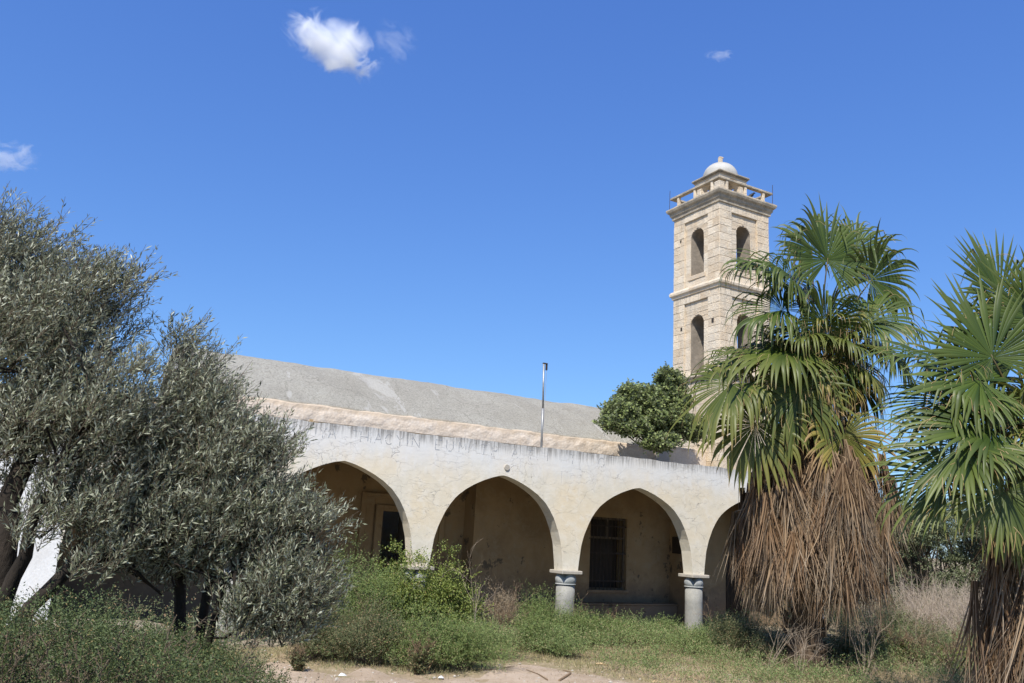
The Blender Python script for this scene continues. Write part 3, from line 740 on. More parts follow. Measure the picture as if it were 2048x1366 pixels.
# ------------------------------------------------------------------ foliage generators
def unitv(v): return v / np.maximum(np.linalg.norm(v, axis=-1, keepdims=True), 1e-9)
def leaves_mesh(name, P, D, Nn, ln, wd, mat, rnd=None, fold=.18):
    """P base, D direction, Nn rough normal, ln, wd arrays -> two-triangle folded leaves (diamond)"""
    n = len(P); S = unitv(np.cross(D, Nn)); Nn = unitv(np.cross(S, D))
    ln = np.broadcast_to(ln, (n,))[:, None]; wd = np.broadcast_to(wd, (n,))[:, None]
    mid = P + D * ln * .5
    V = np.empty((n, 4, 3)); V[:, 0] = P; V[:, 1] = mid + S * wd * .5 + Nn * wd * fold; V[:, 2] = P + D * ln; V[:, 3] = mid - S * wd * .5 + Nn * wd * fold
    i = np.arange(n)[:, None] * 4
    F = np.concatenate([i + [0, 1, 2], i + [0, 2, 3]], 0)
    if rnd is None: rnd = rng.random(n)
    return fast_mesh(name, V.reshape(-1, 3), F, mat, {'rnd': np.repeat(rnd, 4)})
def sticks_mesh(name, A, B, ra, rb, mat):
    """three-sided tapered sticks from A to B"""
    n = len(A); T = unitv(B - A); U = unitv(np.cross(T, np.array([.3, .2, .93]))); Vv = np.cross(T, U)
    V = np.empty((n, 6, 3))
    for k in range(3):
        a = 2 * math.pi * k / 3; o = U * math.cos(a) + Vv * math.sin(a)
        V[:, k] = A + o * np.broadcast_to(ra, (n,))[:, None]; V[:, 3 + k] = B + o * np.broadcast_to(rb, (n,))[:, None]
    i = np.arange(n)[:, None] * 6
    F = np.concatenate([i + [0, 1, 4, 3], i + [1, 2, 5, 4], i + [2, 0, 3, 5]], 0)
    return fast_mesh(name, V.reshape(-1, 3), F, mat)
def rdir(n): return unitv(rng.normal(size=(n, 3)))

def sprays(centers, csize, nper, sl, up_=.5, jit=.45):
    """shoots round clump centres: returns start, direction, length"""
    n = len(centers) * nper; c = np.repeat(centers, nper, 0); cs = np.repeat(np.broadcast_to(csize, (len(centers),)), nper)
    d = rdir(n); d[:, 2] = np.abs(d[:, 2]) * .8 + d[:, 2] * .2
    P = c + d * (cs * rng.random(n) ** .55)[:, None]
    D = unitv(d * .7 + np.array([0, 0, up_]) + rng.normal(size=(n, 3)) * jit)
    return P, D, sl * rng.uniform(.6, 1.35, n)
def leaves_on(P, D, Ls, k, spread=.75):
    n = len(P); t = np.tile((np.arange(k) + .5) / k, (n, 1)) + rng.normal(size=(n, k)) * .02
    q = np.repeat(D, k, 0); pos = np.repeat(P, k, 0) + q * (t.ravel() * np.repeat(Ls, k))[:, None]
    pos[:, 2] -= (t.ravel() ** 2) * np.repeat(Ls, k) * .12
    pr = rdir(n * k); pr = unitv(pr - q * (pr * q).sum(1)[:, None])
    ld = unitv(q * (1 - spread * .55) + pr * spread)
    return pos, ld

OLV = leaf_mat('olive_leaf', (.062, .078, .040), (.225, .235, .14), back=(.40, .41, .30), rough=.42, tr=.18, spec=.4)
def lobe_points(lobes, n, pw_=.45):
    vol = np.array([l[3] * l[4] * l[5] for l in lobes]) ** .8; idx = rng.choice(len(lobes), n, p=vol / vol.sum()); L_ = np.array(lobes)[idx]
    d = rdir(n); return L_[:, :3] + d * L_[:, 3:] * (rng.random(n) ** pw_)[:, None]
def olive(name, label, base, limbs, lobes, nclump, nper, seed):
    t = thing(name, label, 'tree', tuple(base), 0)
    b = np.array(base)
    m = MB()
    tips = []
    for pts, r0 in limbs:
        P_ = [np.array(p) - b for p in pts]; out = [P_[0]]
        for a_, c_ in zip(P_[:-1], P_[1:]):
            for q in (.33, .66, 1): out.append(a_ + (c_ - a_) * q + rng.normal(size=3) * .025 * (q < 1))
        rr = np.linspace(r0, r0 * .33, len(out)); m.tube(out, list(rr), 9)
        tips.append((out, rr))
    m.build('trunk', BARK, t, True)
    C_ = lobe_points(lobes, nclump)
    C_ = C_[C_[:, 2] > terr(C_[:, 0], C_[:, 1]) + .25]
    # branches from limbs to clumps
    allp = np.concatenate([np.array(o_) for o_, _ in tips]) + b
    A = []; B = []
    sel = C_[rng.choice(len(C_), min(150, len(C_)), replace=False)]
    for c_ in sel:
        k = np.argmin(((allp - c_) ** 2).sum(1) + rng.random(len(allp)) * .15); p0 = allp[k]
        m1 = p0 + (c_ - p0) * .5 + rng.normal(size=3) * .08 + np.array([0, 0, .06])
        A += [p0, m1]; B += [m1, c_]
    A = np.array(A) - b; B = np.array(B) - b
    link('branches', sticks_mesh('branches', A, B, .016, .009, BARK), t)['kind'] = 'stuff'
    P, D, Ls = sprays(C_, rng.uniform(.08, .22, len(C_)), nper, .29, .75, .28); D = unitv(D + np.array([.38, 0, .1]))
    link('twigs', sticks_mesh('twigs', P - b, P + D * Ls[:, None] - b, .0035, .0015, TWIG), t)
    ns = nclump // 3; V_ = lobe_points(lobes, ns * 3, .02); V_ = V_[V_[:, 2] > b[2] + 1.0][:ns]
    D2 = unitv(rdir(len(V_)) * .35 + np.array([.45, -.1, .8]))
    L2 = rng.uniform(.22, .48, len(V_)); P = np.concatenate([P, V_]); D = np.concatenate([D, D2]); Ls = np.concatenate([Ls, L2])
    link('sprigs', sticks_mesh('sprigs', V_ - b, V_ + D2 * L2[:, None] - b, .003, .0015, TWIG), t)['kind'] = 'stuff'
    pos, ld = leaves_on(P, D, Ls, 13, .62)
    n = len(pos)
    me = leaves_mesh('crown', pos - b, ld, unitv(rdir(n) * .8 + np.array([0, 0, .6])), rng.uniform(.045, .072, n), rng.uniform(.010, .0155, n), OLV)
    link('crown', me, t)
def P7(x, y, Y): return list(atY(x, y, Y))
g0 = float(terr(-4.4, 7.2))
olive('olive_tree', 'large grey-green olive tree filling the left edge, with several leaning dark trunks', (-4.45, 7.3, g0),
      [([(-4.45, 7.3, g0 - .1), P7(0, 1180, 7.2), P7(20, 1040, 7.2), P7(60, 900, 7.3), P7(90, 760, 7.4), P7(70, 600, 7.4)], .125),
       ([(-4.4, 7.35, g0 - .1), P7(10, 1200, 7.1), P7(60, 1060, 7.0), P7(120, 930, 7.0), P7(190, 800, 7.0)], .075),
       ([(-4.3, 7.2, g0 - .1), P7(60, 1215, 7.0), P7(150, 1120, 7.1), P7(240, 1100, 7.2), P7(330, 1040, 7.2), P7(420, 960, 7.3)], .07),
       ([(-4.5, 7.4, g0), P7(-80, 1000, 7.4), P7(-120, 800, 7.4), P7(-60, 600, 7.5)], .13)],
      [(*P7(-60, 640, 7.5), .8, .8, .75), (*P7(90, 700, 7.3), .62, .7, .62), (*P7(170, 660, 7.3), .32, .5, .40), (*P7(5, 540, 7.4), .38, .5, .40), (*P7(-14, 488, 7.4), .16, .3, .22),
       (*P7(130, 565, 7.3), .22, .3, .32), (*P7(215, 600, 7.2), .27, .3, .25), (*P7(130, 860, 7.2), .62, .6, .55), (*P7(240, 840, 7.1), .35, .5, .5), (*P7(40, 880, 7.3), .6, .5, .5), (*P7(-120, 900, 7.3), .6, .6, .6), (*P7(150, 1020, 7.3), .42, .4, .30), (*P7(270, 1000, 7.2), .35, .5, .35), (*P7(240, 1090, 7.3), .30, .4, .22), (*P7(360, 1120, 7.5), .30, .4, .26), (*P7(300, 1160, 7.6), .22, .3, .16), (*P7(215, 1110, 7.2), .34, .3, .17), (*P7(300, 1130, 7.4), .34, .3, .17), (*P7(140, 1070, 7.0), .24, .2, .17), (*P7(70, 1080, 6.9), .16, .15, .24), (*P7(180, 1150, 7.0), .24, .25, .13), (*P7(110, 960, 7.0), .30, .2, .22), (*P7(420, 1150, 7.7), .26, .3, .2)],
      1080, 6, 1)
g1 = float(terr(-2.6, 7.9))
olive('olive_tree', 'smaller bushy olive before the first arch, branches sweeping right and down to the weeds', (-2.75, 7.9, g1),
      [([(-2.75, 7.9, g1 - .1), P7(360, 1180, 7.8), P7(370, 1000, 7.7), P7(380, 850, 7.6), P7(375, 720, 7.6)], .06),
       ([(-2.7, 7.9, g1 - .1), P7(420, 1150, 7.7), P7(480, 1000, 7.6), P7(540, 900, 7.5)], .05),
       ([(-2.7, 7.85, g1 - .1), P7(450, 1160, 7.5), P7(540, 1080, 7.4), P7(630, 1080, 7.3)], .04)],
      [(*P7(370, 830, 7.7), .20, .3, .36), (*P7(356, 715, 7.7), .08, .2, .22), (*P7(400, 755, 7.7), .10, .18, .18), (*P7(410, 850, 7.6), .22, .35, .32), (*P7(330, 930, 7.6), .4, .4, .5), (*P7(455, 935, 7.5), .30, .4, .36), (*P7(545, 925, 7.5), .13, .2, .16),
       (*P7(560, 1050, 7.5), .20, .3, .26), (*P7(610, 1060, 7.4), .15, .15, .12), (*P7(470, 1060, 7.5), .38, .4, .40), (*P7(565, 1170, 7.4), .27, .3, .34), (*P7(640, 1085, 7.3), .13, .12, .07), (*P7(600, 1230, 7.3), .15, .2, .2), (*P7(380, 1080, 7.5), .42, .4, .32), (*P7(500, 1240, 7.4), .2, .3, .26), (*P7(560, 1280, 7.4), .12, .2, .16)],
      850, 6, 2)

# ------------------------------------------------------------------ palms
def frond_mesh(parent, hub, axis, nrm, Rl, droop, old, base, span=150, seg=58, cup=.25, pr=.022):
    """one fan leaf with pleated segments; hub/axis/nrm in world space; parent at its own location, no rotation"""
    hub = np.array(hub, float); org = np.array(parent.location)
    A = unitv(np.array(axis, float)); Nn = np.array(nrm, float); Nn = unitv(Nn - A * (Nn @ A)); S = np.cross(A, Nn)
    K = 11; V = []; F = []; at = []; rn = []; wr = rng.uniform(0, 6.28, 2); wa = rng.uniform(.06, .16)
    th = np.linspace(-R(span), R(span), seg); dth = th[1] - th[0]
    ts = np.array([0, .12, .26, .38, .48, .58, .68, .78, .87, .94, 1.0])
    sag = rng.uniform(.85, 1.15)
    for si, q in enumerate(th):
        q = q + rng.normal() * .022
        D = A * math.cos(q) + S * math.sin(q) + Nn * cup * (abs(math.sin(q)) - .1)
        D = D + Nn * wa * (math.sin(2.2 * q + wr[0]) + .5 * math.sin(4.7 * q + wr[1]))
        # costa bends the middle of the blade backwards
        D = unitv(D - Nn * .10 * max(0, math.cos(q)))
        Ls = Rl * (1 - .30 * (abs(q) / R(span)) ** 2) * rng.uniform(.80, 1.08)
        fused = .58 + rng.normal() * .03; dr = droop * rng.uniform(.35, 1.6) * max(.15, 1 + .75 * math.sin(q * 4.3 + wr[1] * 2)); kink = rng.uniform(.5, .85) if rng.random() < .16 + .3 * max(0, math.sin(q * 3.1 + wr[0])) else 9
        side = unitv(np.cross(Nn, D)); p = hub.copy(); d = D.copy(); tw = rng.normal() * .5
        b0 = len(V); prev = 0; rv = rng.random()
        for k, t in enumerate(ts):
            stepl = (t - prev) * Ls; prev = t
            fr_ = max(0, t - fused)
            d = unitv(d + np.array([0, 0, -1.]) * (dr * (fr_ * 2.4) ** .8 * (.55 if k else 0) + .03 * droop * sag))
            if t > kink: d = unitv(d * .35 + np.array([0, 0, -1.]) + rng.normal(size=3) * .12); kink = 9
            p = p + d * stepl
            r_ = t * Ls
            if t <= fused: wd = r_ * dth * 1.06
            else: wd = fused * Ls * dth * max(0.02, (1 - ((t - fused) / (1 - fused)) ** 1.5)) * .9
            sd = unitv(side - d * (side @ d)); up_ = np.cross(d, sd)
            if t > fused: sd = unitv(sd + up_ * tw * (t - fused))
            rid = up_ * wd * .24
            V += [p - sd * wd / 2, p + rid, p + sd * wd / 2]; at += [t] * 3; rn += [rv] * 3
            if k:
                a = b0 + (k - 1) * 3; c = b0 + k * 3
                F += [(a, a + 1, c + 1, c), (a + 1, a + 2, c + 2, c + 1)]
        if rng.random() < .5:                       # fraying threads between the segments
            p = hub + D * Ls * fused; d = unitv(D + rng.normal(size=3) * .35); b0 = len(V)
            for k in range(5):
                wdt = np.cross(d, Nn) * .0035; V += [p - wdt, p + Nn * .001, p + wdt]; at += [1.08] * 3; rn += [rv] * 3
                if k: a = b0 + (k - 1) * 3; c = b0 + k * 3; F += [(a, a + 1, c + 1, c), (a + 1, a + 2, c + 2, c + 1)]
                d = unitv(d + np.array([0, 0, -.45]) + rng.normal(size=3) * .15); p = p + d * rng.uniform(.05, .11)
    V = np.array(V); n0 = len(V)
    o = link('frond', fast_mesh('frond', V - org, np.array(F), FRO, {'len': np.array(at), 'rnd': np.array(rn), 'old': np.full(n0, old)}), parent)
    # stalk
    base = np.array(base, float); hb = hub + A * .05
    c1 = base + unitv(hb - base + np.array([0, 0, .9]) * np.linalg.norm(hb - base) * .5) * np.linalg.norm(hb - base) * .5
    pts = [(1 - t) ** 2 * base + 2 * t * (1 - t) * c1 + t * t * hb - org for t in np.linspace(0, 1, 8)]
    m = MB(); m.tube(pts, list(np.linspace(pr * 1.6, pr * .6, 8)), 6); m.build('leaf_stalk', PETI, o, True)
    return o
def dead_mesh(i, Ld):
    """a dead fan leaf hanging straight down from its stalk, narrow and ragged; origin at the hub"""
    V = []; F = []; at = []; rn = []; seg = 40; half = R([6, 15, 9, 12, 17, 7, 10, 20][i % 8])
    for q in np.linspace(-half, half, seg):
        L_ = Ld * rng.uniform(.72, 1.08) * (1 - .15 * abs(q) / half); D = np.array([math.sin(q), rng.normal() * .07 + .05, -math.cos(q)]); D = unitv(D)
        p = np.array([rng.normal() * .02, rng.normal() * .03, 0.]); w0 = rng.uniform(.012, .028); b0 = len(V); rv = rng.random(); d = D.copy(); wob = rng.normal(size=2) * .05; K = 7
        ang = rng.uniform(0, math.pi)
        for k in range(K):
            t = k / (K - 1); sd = np.array([math.cos(ang), math.sin(ang), 0])
            wd = w0 * (1 if t < .5 else max(.05, 1 - (t - .5) * 1.9))
            up_ = np.cross(d, sd)
            V += [p - sd * wd / 2, p + up_ * wd * .35, p + sd * wd / 2]; at += [t] * 3; rn += [rv] * 3
            if k:
                a = b0 + (k - 1) * 3; c = b0 + k * 3; F += [(a, a + 1, c + 1, c), (a + 1, a + 2, c + 2, c + 1)]
            d = unitv(d + np.array([wob[0], wob[1], -.16])); p = p + d * L_ / (K - 1); ang += rng.normal() * .25
    return fast_mesh('dead_frond', np.array(V), np.array(F), DED, {'len': np.array(at), 'rnd': np.array(rn)})
DEADS = [dead_mesh(i, 1.65 + .13 * (i % 4)) for i in range(8)]
def palm(label, bx, by, ztop, rtrunk, keyed, nfill, zdead0, zdead1, ndead, rdead, lean=(0, 0), Rl=1.75, fillfn=None, dk=1.0):
    g = float(terr(bx, by)); t = thing('palm_tree', label, 'palm tree', (bx, by, g))
    top = np.array([bx + lean[0], by + lean[1], ztop])
    def ax(z): q = (z - g) / (ztop - g); return np.array([bx + lean[0] * q, by + lean[1] * q])
    zs = np.linspace(-.15, ztop - g + .25, 16); m = MB()
    m.tube([(lean[0] * z / (ztop - g), lean[1] * z / (ztop - g), z) for z in zs], [rtrunk * (1.25 if z < .4 else 1) * (1 + .05 * math.sin(z * 9)) * (1 if z < ztop - g - .4 else .6) for z in zs], 18); m.build('trunk', PTRK, t, True)
    # old leaf bases round the foot
    for i in range(46):
        a = rng.uniform(0, 2 * math.pi); z = rng.uniform(.0, 1.3); r0 = rtrunk * 1.15
        m = MB(); c = np.array([math.cos(a) * r0, math.sin(a) * r0, z]); o_ = np.array([math.cos(a), math.sin(a), 0])
        m.tube([c - o_ * .05, c + o_ * .05 + np.array([0, 0, .08]), c + o_ * rng.uniform(.1, .18) + np.array([0, 0, rng.uniform(.14, .26)])], [.05, .045, .02], 5)
        m.build('leaf_base', PTRK, t)
    for (hub, axis, nrm, R_, dr, old) in keyed:
        frond_mesh(t, hub, axis, nrm, R_, dr * dk, old, top + np.array([0, 0, rng.uniform(-.5, .25)]))
    n = 0
    for i in range(nfill):
        az = i * 2.39996 + rng.normal() * .15; el = R(fillfn(i / nfill)) + rng.normal() * .06
        o_ = np.array([math.cos(az) * math.cos(el), math.sin(az) * math.cos(el), math.sin(el)])
        pl_ = rng.uniform(.85, 1.3) * (Rl / 1.75); hub = top + o_ * pl_ + np.array([0, 0, .1])
        axis = unitv(o_ + np.array([0, 0, -.45 if el < .6 else -.05])); nrm = unitv(np.array([-o_[0] * math.tan(el) if abs(el) < 1.2 else -o_[0], -o_[1] * math.tan(el) if abs(el) < 1.2 else -o_[1], 1.0]) + rng.normal(size=3) * .25)
        frond_mesh(t, hub, axis, nrm, Rl * rng.uniform(.72, .95), (1.1 + .9 * (el < .5) + rng.uniform(0, .4)) * dk, .8 if (el < -.35 and rng.random() < .6) else rng.uniform(0, .55) ** 1.5, top + np.array([0, 0, -.4 * (el < .3)]), span=rng.uniform(115, 155), cup=rng.uniform(.05, .5))
    for i in range(ndead):
        q = (i + .5) / ndead; z = zdead0 + (zdead1 - zdead0) * q ** .85; az = i * 2.39996 + rng.normal() * .2
        rr = rdead(z) * (1 + .15 * math.sin(6 * az + 1.0 * z)) * rng.uniform(.66, 1.04); c = ax(z)
        o = link('dead_frond', DEADS[i % 8], t)
        o.location = (c[0] + rr * math.cos(az) - bx, c[1] + rr * math.sin(az) - by, z - g)
        o.rotation_euler = (rng.normal() * .04, rng.normal() * .045, az - math.pi / 2)
        s_ = rng.uniform(.85, 1.15); o.scale = (s_ * 1.35, s_, s_)
        if i % 2 == 0 and z > zdead0 + .8:
            p0 = np.array([c[0] - bx + .8 * rtrunk * math.cos(az), c[1] - by + .8 * rtrunk * math.sin(az), z - g + .05]); p2 = np.array(o.location); p1 = (p0 + p2) / 2 + np.array([0, 0, .22])
            m = MB(); m.tube([p0, p1, p2], [.028, .024, .016], 5); m.build('dead_stalk', DRY, t, True)
    return t
PY = 19.9
def K(hx, hy, tx, ty, dY=0, R_=1.75, dr=1.0, old=0, face_=(0, -1, .45), tdY=0):
    """leaf keyed from where its hub and its tip stand in the photograph, at real distances"""
    h = atY(hx, hy, PYc + dY); tp_ = atY(tx, ty, PYc + dY + tdY); a = tp_ - h
    return (h, a, face_, R_, dr, old)
PYc = PY
keyed = [K(1655, 520, 1675, 370, -.5, 1.75, .35, 0, (.1, -1, -.55)), K(1742, 560, 1835, 470, -.1, 1.6, .8, 0, (.1, -1, -.35)), K(1585, 560, 1495, 450, -.4, 1.8, 1.1, 0, (.35, -.6, .9)),
         K(1600, 590, 1500, 500, .3, 1.7, 1.3, 0, (.1, -.5, 1)), K(1565, 620, 1430, 600, -.6, 1.75, 1.5, 0, (.0, -.8, .9)), K(1650, 650, 1650, 545, -1.0, 1.4, 1.1, 0, (0, -1, .8), -.6),
         K(1740, 640, 1830, 600, -.5, 1.7, 1.4, 0, (0, -.8, .8)), K(1570, 705, 1385, 690, -.9, 2.2, 1.1, .12, (.1, -.5, 1)), K(1480, 715, 1350, 735, -.2, 1.5, 1.2, .2, (-.1, -.5, 1)), K(1462, 768, 1345, 835, -1.0, 1.95, 1.5, .25, (-.1, -.6, .9)),
         K(1597, 785, 1600, 930, -1.3, 1.65, .9, .15, (0, -1, .5), -.3), K(1510, 850, 1440, 985, -1.0, 1.7, 1.0, .3, (-.1, -1, .5)), K(1688, 872, 1725, 1000, -1.2, 1.45, .8, .9, (.0, -1, .35)),
         K(1760, 690, 1840, 730, .2, 1.7, 2.0, .05, (.1, -.5, 1)), K(1625, 500, 1590, 410, .6, 1.3, .8, 0, (.2, -1, -.2)), K(1710, 500, 1740, 430, .5, 1.3, .8, 0, (-.2, -1, -.3)),
         K(1540, 545, 1460, 500, .1, 1.7, 1.5, 0, (.1, -.5, 1))]
c0 = atY(1632, 745, PY)
palm('tall middle fan palm with a thick brown skirt of dead leaves hiding the fourth arch', 7.05, PY, float(c0[2]), .34, keyed, 26, 2.65, 5.75, 290,
     lambda z: float(np.interp(z, [2.6, 3.6, 4.7, 5.3, 5.75], [1.15, 1.5, 1.5, 1.2, .75])), (float(c0[0]) - 7.05, 0), 1.6, lambda q: 55 - 85 * q, 1.45)
PYc = 13.0
c1 = atY(2075, 900, 13)
keyed2 = [K(1985, 715, 1905, 560, -.3, 1.5, .15, 0, (.2, -1, -.5)), K(2040, 700, 2035, 500, .2, 1.6, .12, 0, (0, -1, .2)), K(1960, 760, 1800, 690, -.4, 1.45, .5, 0, (0, -.9, .6)), K(2000, 590, 1990, 470, .5, 1.3, .12, 0, (.2, -1, .1)),
          K(1985, 860, 1830, 830, -.7, 1.45, .6, 0, (0, -.9, .7)), K(1930, 890, 1780, 960, -.8, 1.4, .7, .05, (0, -.7, .9)), K(2010, 985, 1960, 1110, -1.1, 1.1, .8, .15, (0, -1, .6)),
          K(1900, 800, 1770, 850, -.1, 1.4, .9, 0, (0, -.5, 1)), K(2030, 1010, 2080, 1100, -.6, 1.1, .9, .1, (0, -1, .5)), K(1890, 950, 1760, 1020, -.2, 1.4, .7, .1, (0, -.5, 1)), K(2080, 640, 2150, 520, 0, 1.5, .3, 0, (0, -1, .3)),
          K(1880, 720, 1770, 700, .3, 1.4, 1.1, 0, (0, -.5, 1))]
b1 = gp(2085, 1440)
palm('nearer fan palm cut by the right edge, stiff fans over a dark brown skirt', float(c1[0]) - .1, 13.0, float(c1[2]), .30, keyed2, 15, 1.5, 4.0, 150,
     lambda z: float(np.interp(z, [1.4, 2.4, 4.1], [.85, .85, .5])), (.1, 0), 1.25, lambda q: 62 - 85 * q, .75)

# ------------------------------------------------------------------ fig on the roof
FIG = leaf_mat('fig_leaf', (.085, .120, .034), (.25, .29, .10), rough=.55, back=(.26, .285, .16), tr=.25)
def simple_tree(name, label, cat, base, lobes, nclump, nper, sl, k, ln, wd, mat, trunks, tw=.008, cs=(.15, .4), up_=.5, parts=('crown', 'trunk'), group=None, twm=None, spread=.9):
    t = thing(name, label, cat, tuple(base), 0, group); b = np.array(base)
    C_ = lobe_points(lobes, nclump)
    P, D, Ls = sprays(C_, rng.uniform(*cs, len(C_)), nper, sl, up_, .5)
    pos, ld = leaves_on(P, D, Ls, k, spread); n = len(pos)
    link(parts[0], leaves_mesh(parts[0], pos - b, ld, unitv(rdir(n) * .7 + np.array([0, -.2, .8])), rng.uniform(.7, 1.2, n) * ln, rng.uniform(.7, 1.2, n) * wd, mat, fold=.1), t)
    A = []; B = []
    for c_ in C_[::max(1, len(C_) // trunks)]:
        mid = b + (c_ - b) * .5 + rng.normal(size=3) * .06 * np.linalg.norm(c_ - b); A += [b, mid]; B += [mid, c_]
    A = np.array(A) - b; B = np.array(B) - b
    link(parts[1], sticks_mesh(parts[1], A, B, tw * 1.6, tw, twm or TWIG), t)
    return t
def onw(px, py, dep): 
    W_, z = wallW(px, py, dep); return ORG + WD * W_ + ND * dep + np.array([0, 0, z])
fl = [(*onw(1290, 812, 2.6), .62, .55, .55), (*onw(1338, 775, 2.8), .42, .5, .55), (*onw(1240, 832, 2.5), .50, .45, .36), (*onw(1340, 850, 2.3), .6, .5, .45), (*onw(1262, 862, 2.2), .62, .4, .25),
      (*onw(1385, 865, 2.0), .42, .4, .38), (*onw(1320, 893, 1.7), .62, .35, .20), (*onw(1222, 855, 2.3), .28, .3, .16), (*onw(1300, 845, 2.3), .6, .45, .4), (*onw(1352, 812, 2.5), .42, .4, .45), (*onw(1262, 800, 2.6), .4, .4, .4)]
simple_tree('fig_bush', 'broad-leaved green bush growing on the arcade roof against the bell tower', 'bush', tuple(onw(1320, 905, 2.3)), fl, 1300, 8, .27, 8, .105, .09, FIG, 26, .02, (.05, .16), .7)

# ------------------------------------------------------------------ shrubs and weeds
FEA = leaf_mat('feathery_green_leaf', (.085, .130, .036), (.235, .295, .090), ((.34, .28, .14), .92), rough=.6, tr=.25)
LAN = leaf_mat('yellow_green_leaf', (.085, .125, .022), (.285, .325, .080), ((.26, .20, .08), .95), rough=.55, tr=.3)
DRYL = leaf_mat('dry_leaf', (.20, .145, .085), (.40, .32, .215), rough=.8, tr=.15)
DGR = leaf_mat('dusty_green_leaf', (.075, .095, .038), (.170, .185, .085), ((.32, .22, .12), .86), rough=.65, tr=.2)
SAGE = leaf_mat('evergreen_leaf', (.075, .095, .04), (.185, .205, .105), rough=.6, tr=.2)
def bush(px, py, w_, d_, h_, mat, label, name='bush', cat='bush', nclump=90, nper=12, k=12, ln=.034, wd=.014, sl=.30, group=None, seedbush=0, base=None, tw=.006, twm=None, up_=.6):
    h_ = h_ * 1.22; w_ = w_ * 1.12; nclump = int(nclump * 1.35)
    b = gp(px, py) if base is None else np.array(base, float); b[2] = float(terr(b[0], b[1]))
    lob = []
    for i in range(7):
        a = rng.uniform(0, 2 * math.pi); r_ = rng.uniform(.1, .62)
        hh = h_ * rng.uniform(.55, 1) * (1 - r_ * .35)
        lob.append((b[0] + math.cos(a) * r_ * w_ / 2, b[1] + math.sin(a) * r_ * d_ / 2, b[2] + hh * .52, w_ * .27, d_ * .27, hh * .48))
    lob.append((b[0], b[1], b[2] + h_ * .5, w_ * .25, d_ * .25, h_ * .48))
    lob.append((b[0], b[1], b[2] + h_ * .2, w_ * .48, d_ * .48, h_ * .2))
    return simple_tree(name, label, cat, tuple(b), lob, nclump, nper, sl, k, ln, wd, mat, 24, tw, (.1, .3), up_, ('foliage', 'stems'), group, twm, .85)
COV = leaf_mat('pale_feathery_leaf', (.11, .155, .05), (.27, .33, .12), ((.38, .31, .17), .92), rough=.65, tr=.25)
bush(700, 1312, 2.4, 2.0, 2.0, FEA, 'feathery green bush just right of the olive, below the door opening', nclump=190)
bush(800, 1300, 2.2, 2.0, 2.05, LAN, 'tall yellow-green bush covering the foot of the first full column', nclump=170, ln=.05, wd=.034, k=8)
bush(885, 1300, 1.8, 1.7, 2.0, LAN, 'rounded yellow-green bush hiding the column between first and second arch', nclump=150, ln=.05, wd=.034, k=8)
bush(620, 1322, 1.9, 1.6, 1.15, DGR, 'low dusty bush at the foot of the olive branches', nclump=130)
bush(740, 1330, 2.4, 1.5, 1.05, DGR, 'dusty spreading bush in front of the feathery one', nclump=150)
bush(850, 1335, 2.4, 1.4, .95, FEA, 'low dark feathery bush in front of the yellow-green bushes', nclump=150)
bush(930, 1338, 2.0, 1.2, .75, FEA, 'pale feathery low shrub spilling onto the dirt track', nclump=120)
bush(1000, 1296, 1.3, 1.1, 1.2, DRYL, 'tangle of dry beige weeds between the second-arch bushes', nclump=60, ln=.05, wd=.008, k=9, twm=DRY)
bush(1075, 1292, 1.5, 1.2, 1.15, FEA, 'blue-green feathery shrub left of the painted column', nclump=120)
bush(1150, 1290, 1.5, 1.2, .75, FEA, 'low fine-leaved shrub at the foot of the painted column', nclump=100)
for (px, Y, h_, w_, lab) in ((250, 12.4, 1.25, 1.5, 'shaded dark shrub behind the olive trunks, right of the curved steps'), (360, 12.0, 1.25, 1.5, 'shaded shrub under the smaller olive, left of its trunk'), (455, 13.0, 1.0, 1.3, 'low shaded shrub just right of the smaller olive trunk'), (30, 10.8, 1.2, 1.2, 'shaded weeds at the left edge behind the leaning trunks')):
    c = atY(px, 1200, Y); bush(0, 0, w_, 1.1, h_, DGR, lab, nclump=80, base=(c[0], Y, 0))
bush(1690, 1262, 1.8, 1.2, 1.0, DGR, 'green weeds against the tower foot, seen under the palm skirt', nclump=100)
for (px, py, w_, h_, lab) in ((980, 1318, 1.9, .62, 'low pale-green feathery mound left of the bare dirt, before the dry tangle'), (1065, 1305, 1.9, .70, 'low feathery mound below the painted column, at the edge of the dry grass'), (1195, 1288, 1.9, .55, 'low bright green mound under the left half of the barred window'),
                          (1270, 1285, 1.8, .50, 'low green mound under the right half of the barred window'), (1335, 1283, 1.5, .50, 'low green mound just left of the bare grey column'), (1120, 1312, 1.5, .42, 'lowest light-green tuft in front of the painted column'), (1400, 1308, 1.5, .38, 'short green tuft in front of the bare grey column')):
    bush(px, py, w_, 1.3, h_, (COV, FEA)[px % 2], lab, nclump=70, ln=.04, wd=.015)
bush(1475, 1318, 1.6, 1.3, .85, DGR, 'small brown-green bush at the right of the bare grey column', nclump=120)
bush(1440, 1300, 1.0, 1.0, .75, FEA, 'small feathery shrub hugging the bare grey column', nclump=60)
bush(1560, 1335, 1.3, 1.1, .75, DGR, 'dusty weed clump left of the palm foot', nclump=70)
bush(1700, 1340, 1.8, 1.3, .75, DGR, 'dark weed clump right of the palm foot', nclump=90)
bush(1800, 1268, 2.2, 1.6, 1.1, DRYL, 'straw-coloured dry weed stand right of the palm skirt', nclump=110, ln=.07, wd=.008, k=8, twm=DRY, sl=.35)
bush(1850, 1330, 2.3, 2.0, .85, DGR, 'dark green weed thicket between the two palms', nclump=150)
bush(1790, 1290, 2.0, 1.8, 1.15, DGR, 'yellowing weed thicket behind the palm skirt', nclump=130)
bush(1900, 1275, 2.6, 2.0, 1.25, FEA, 'green bush in front of the dry thicket at right', nclump=140)
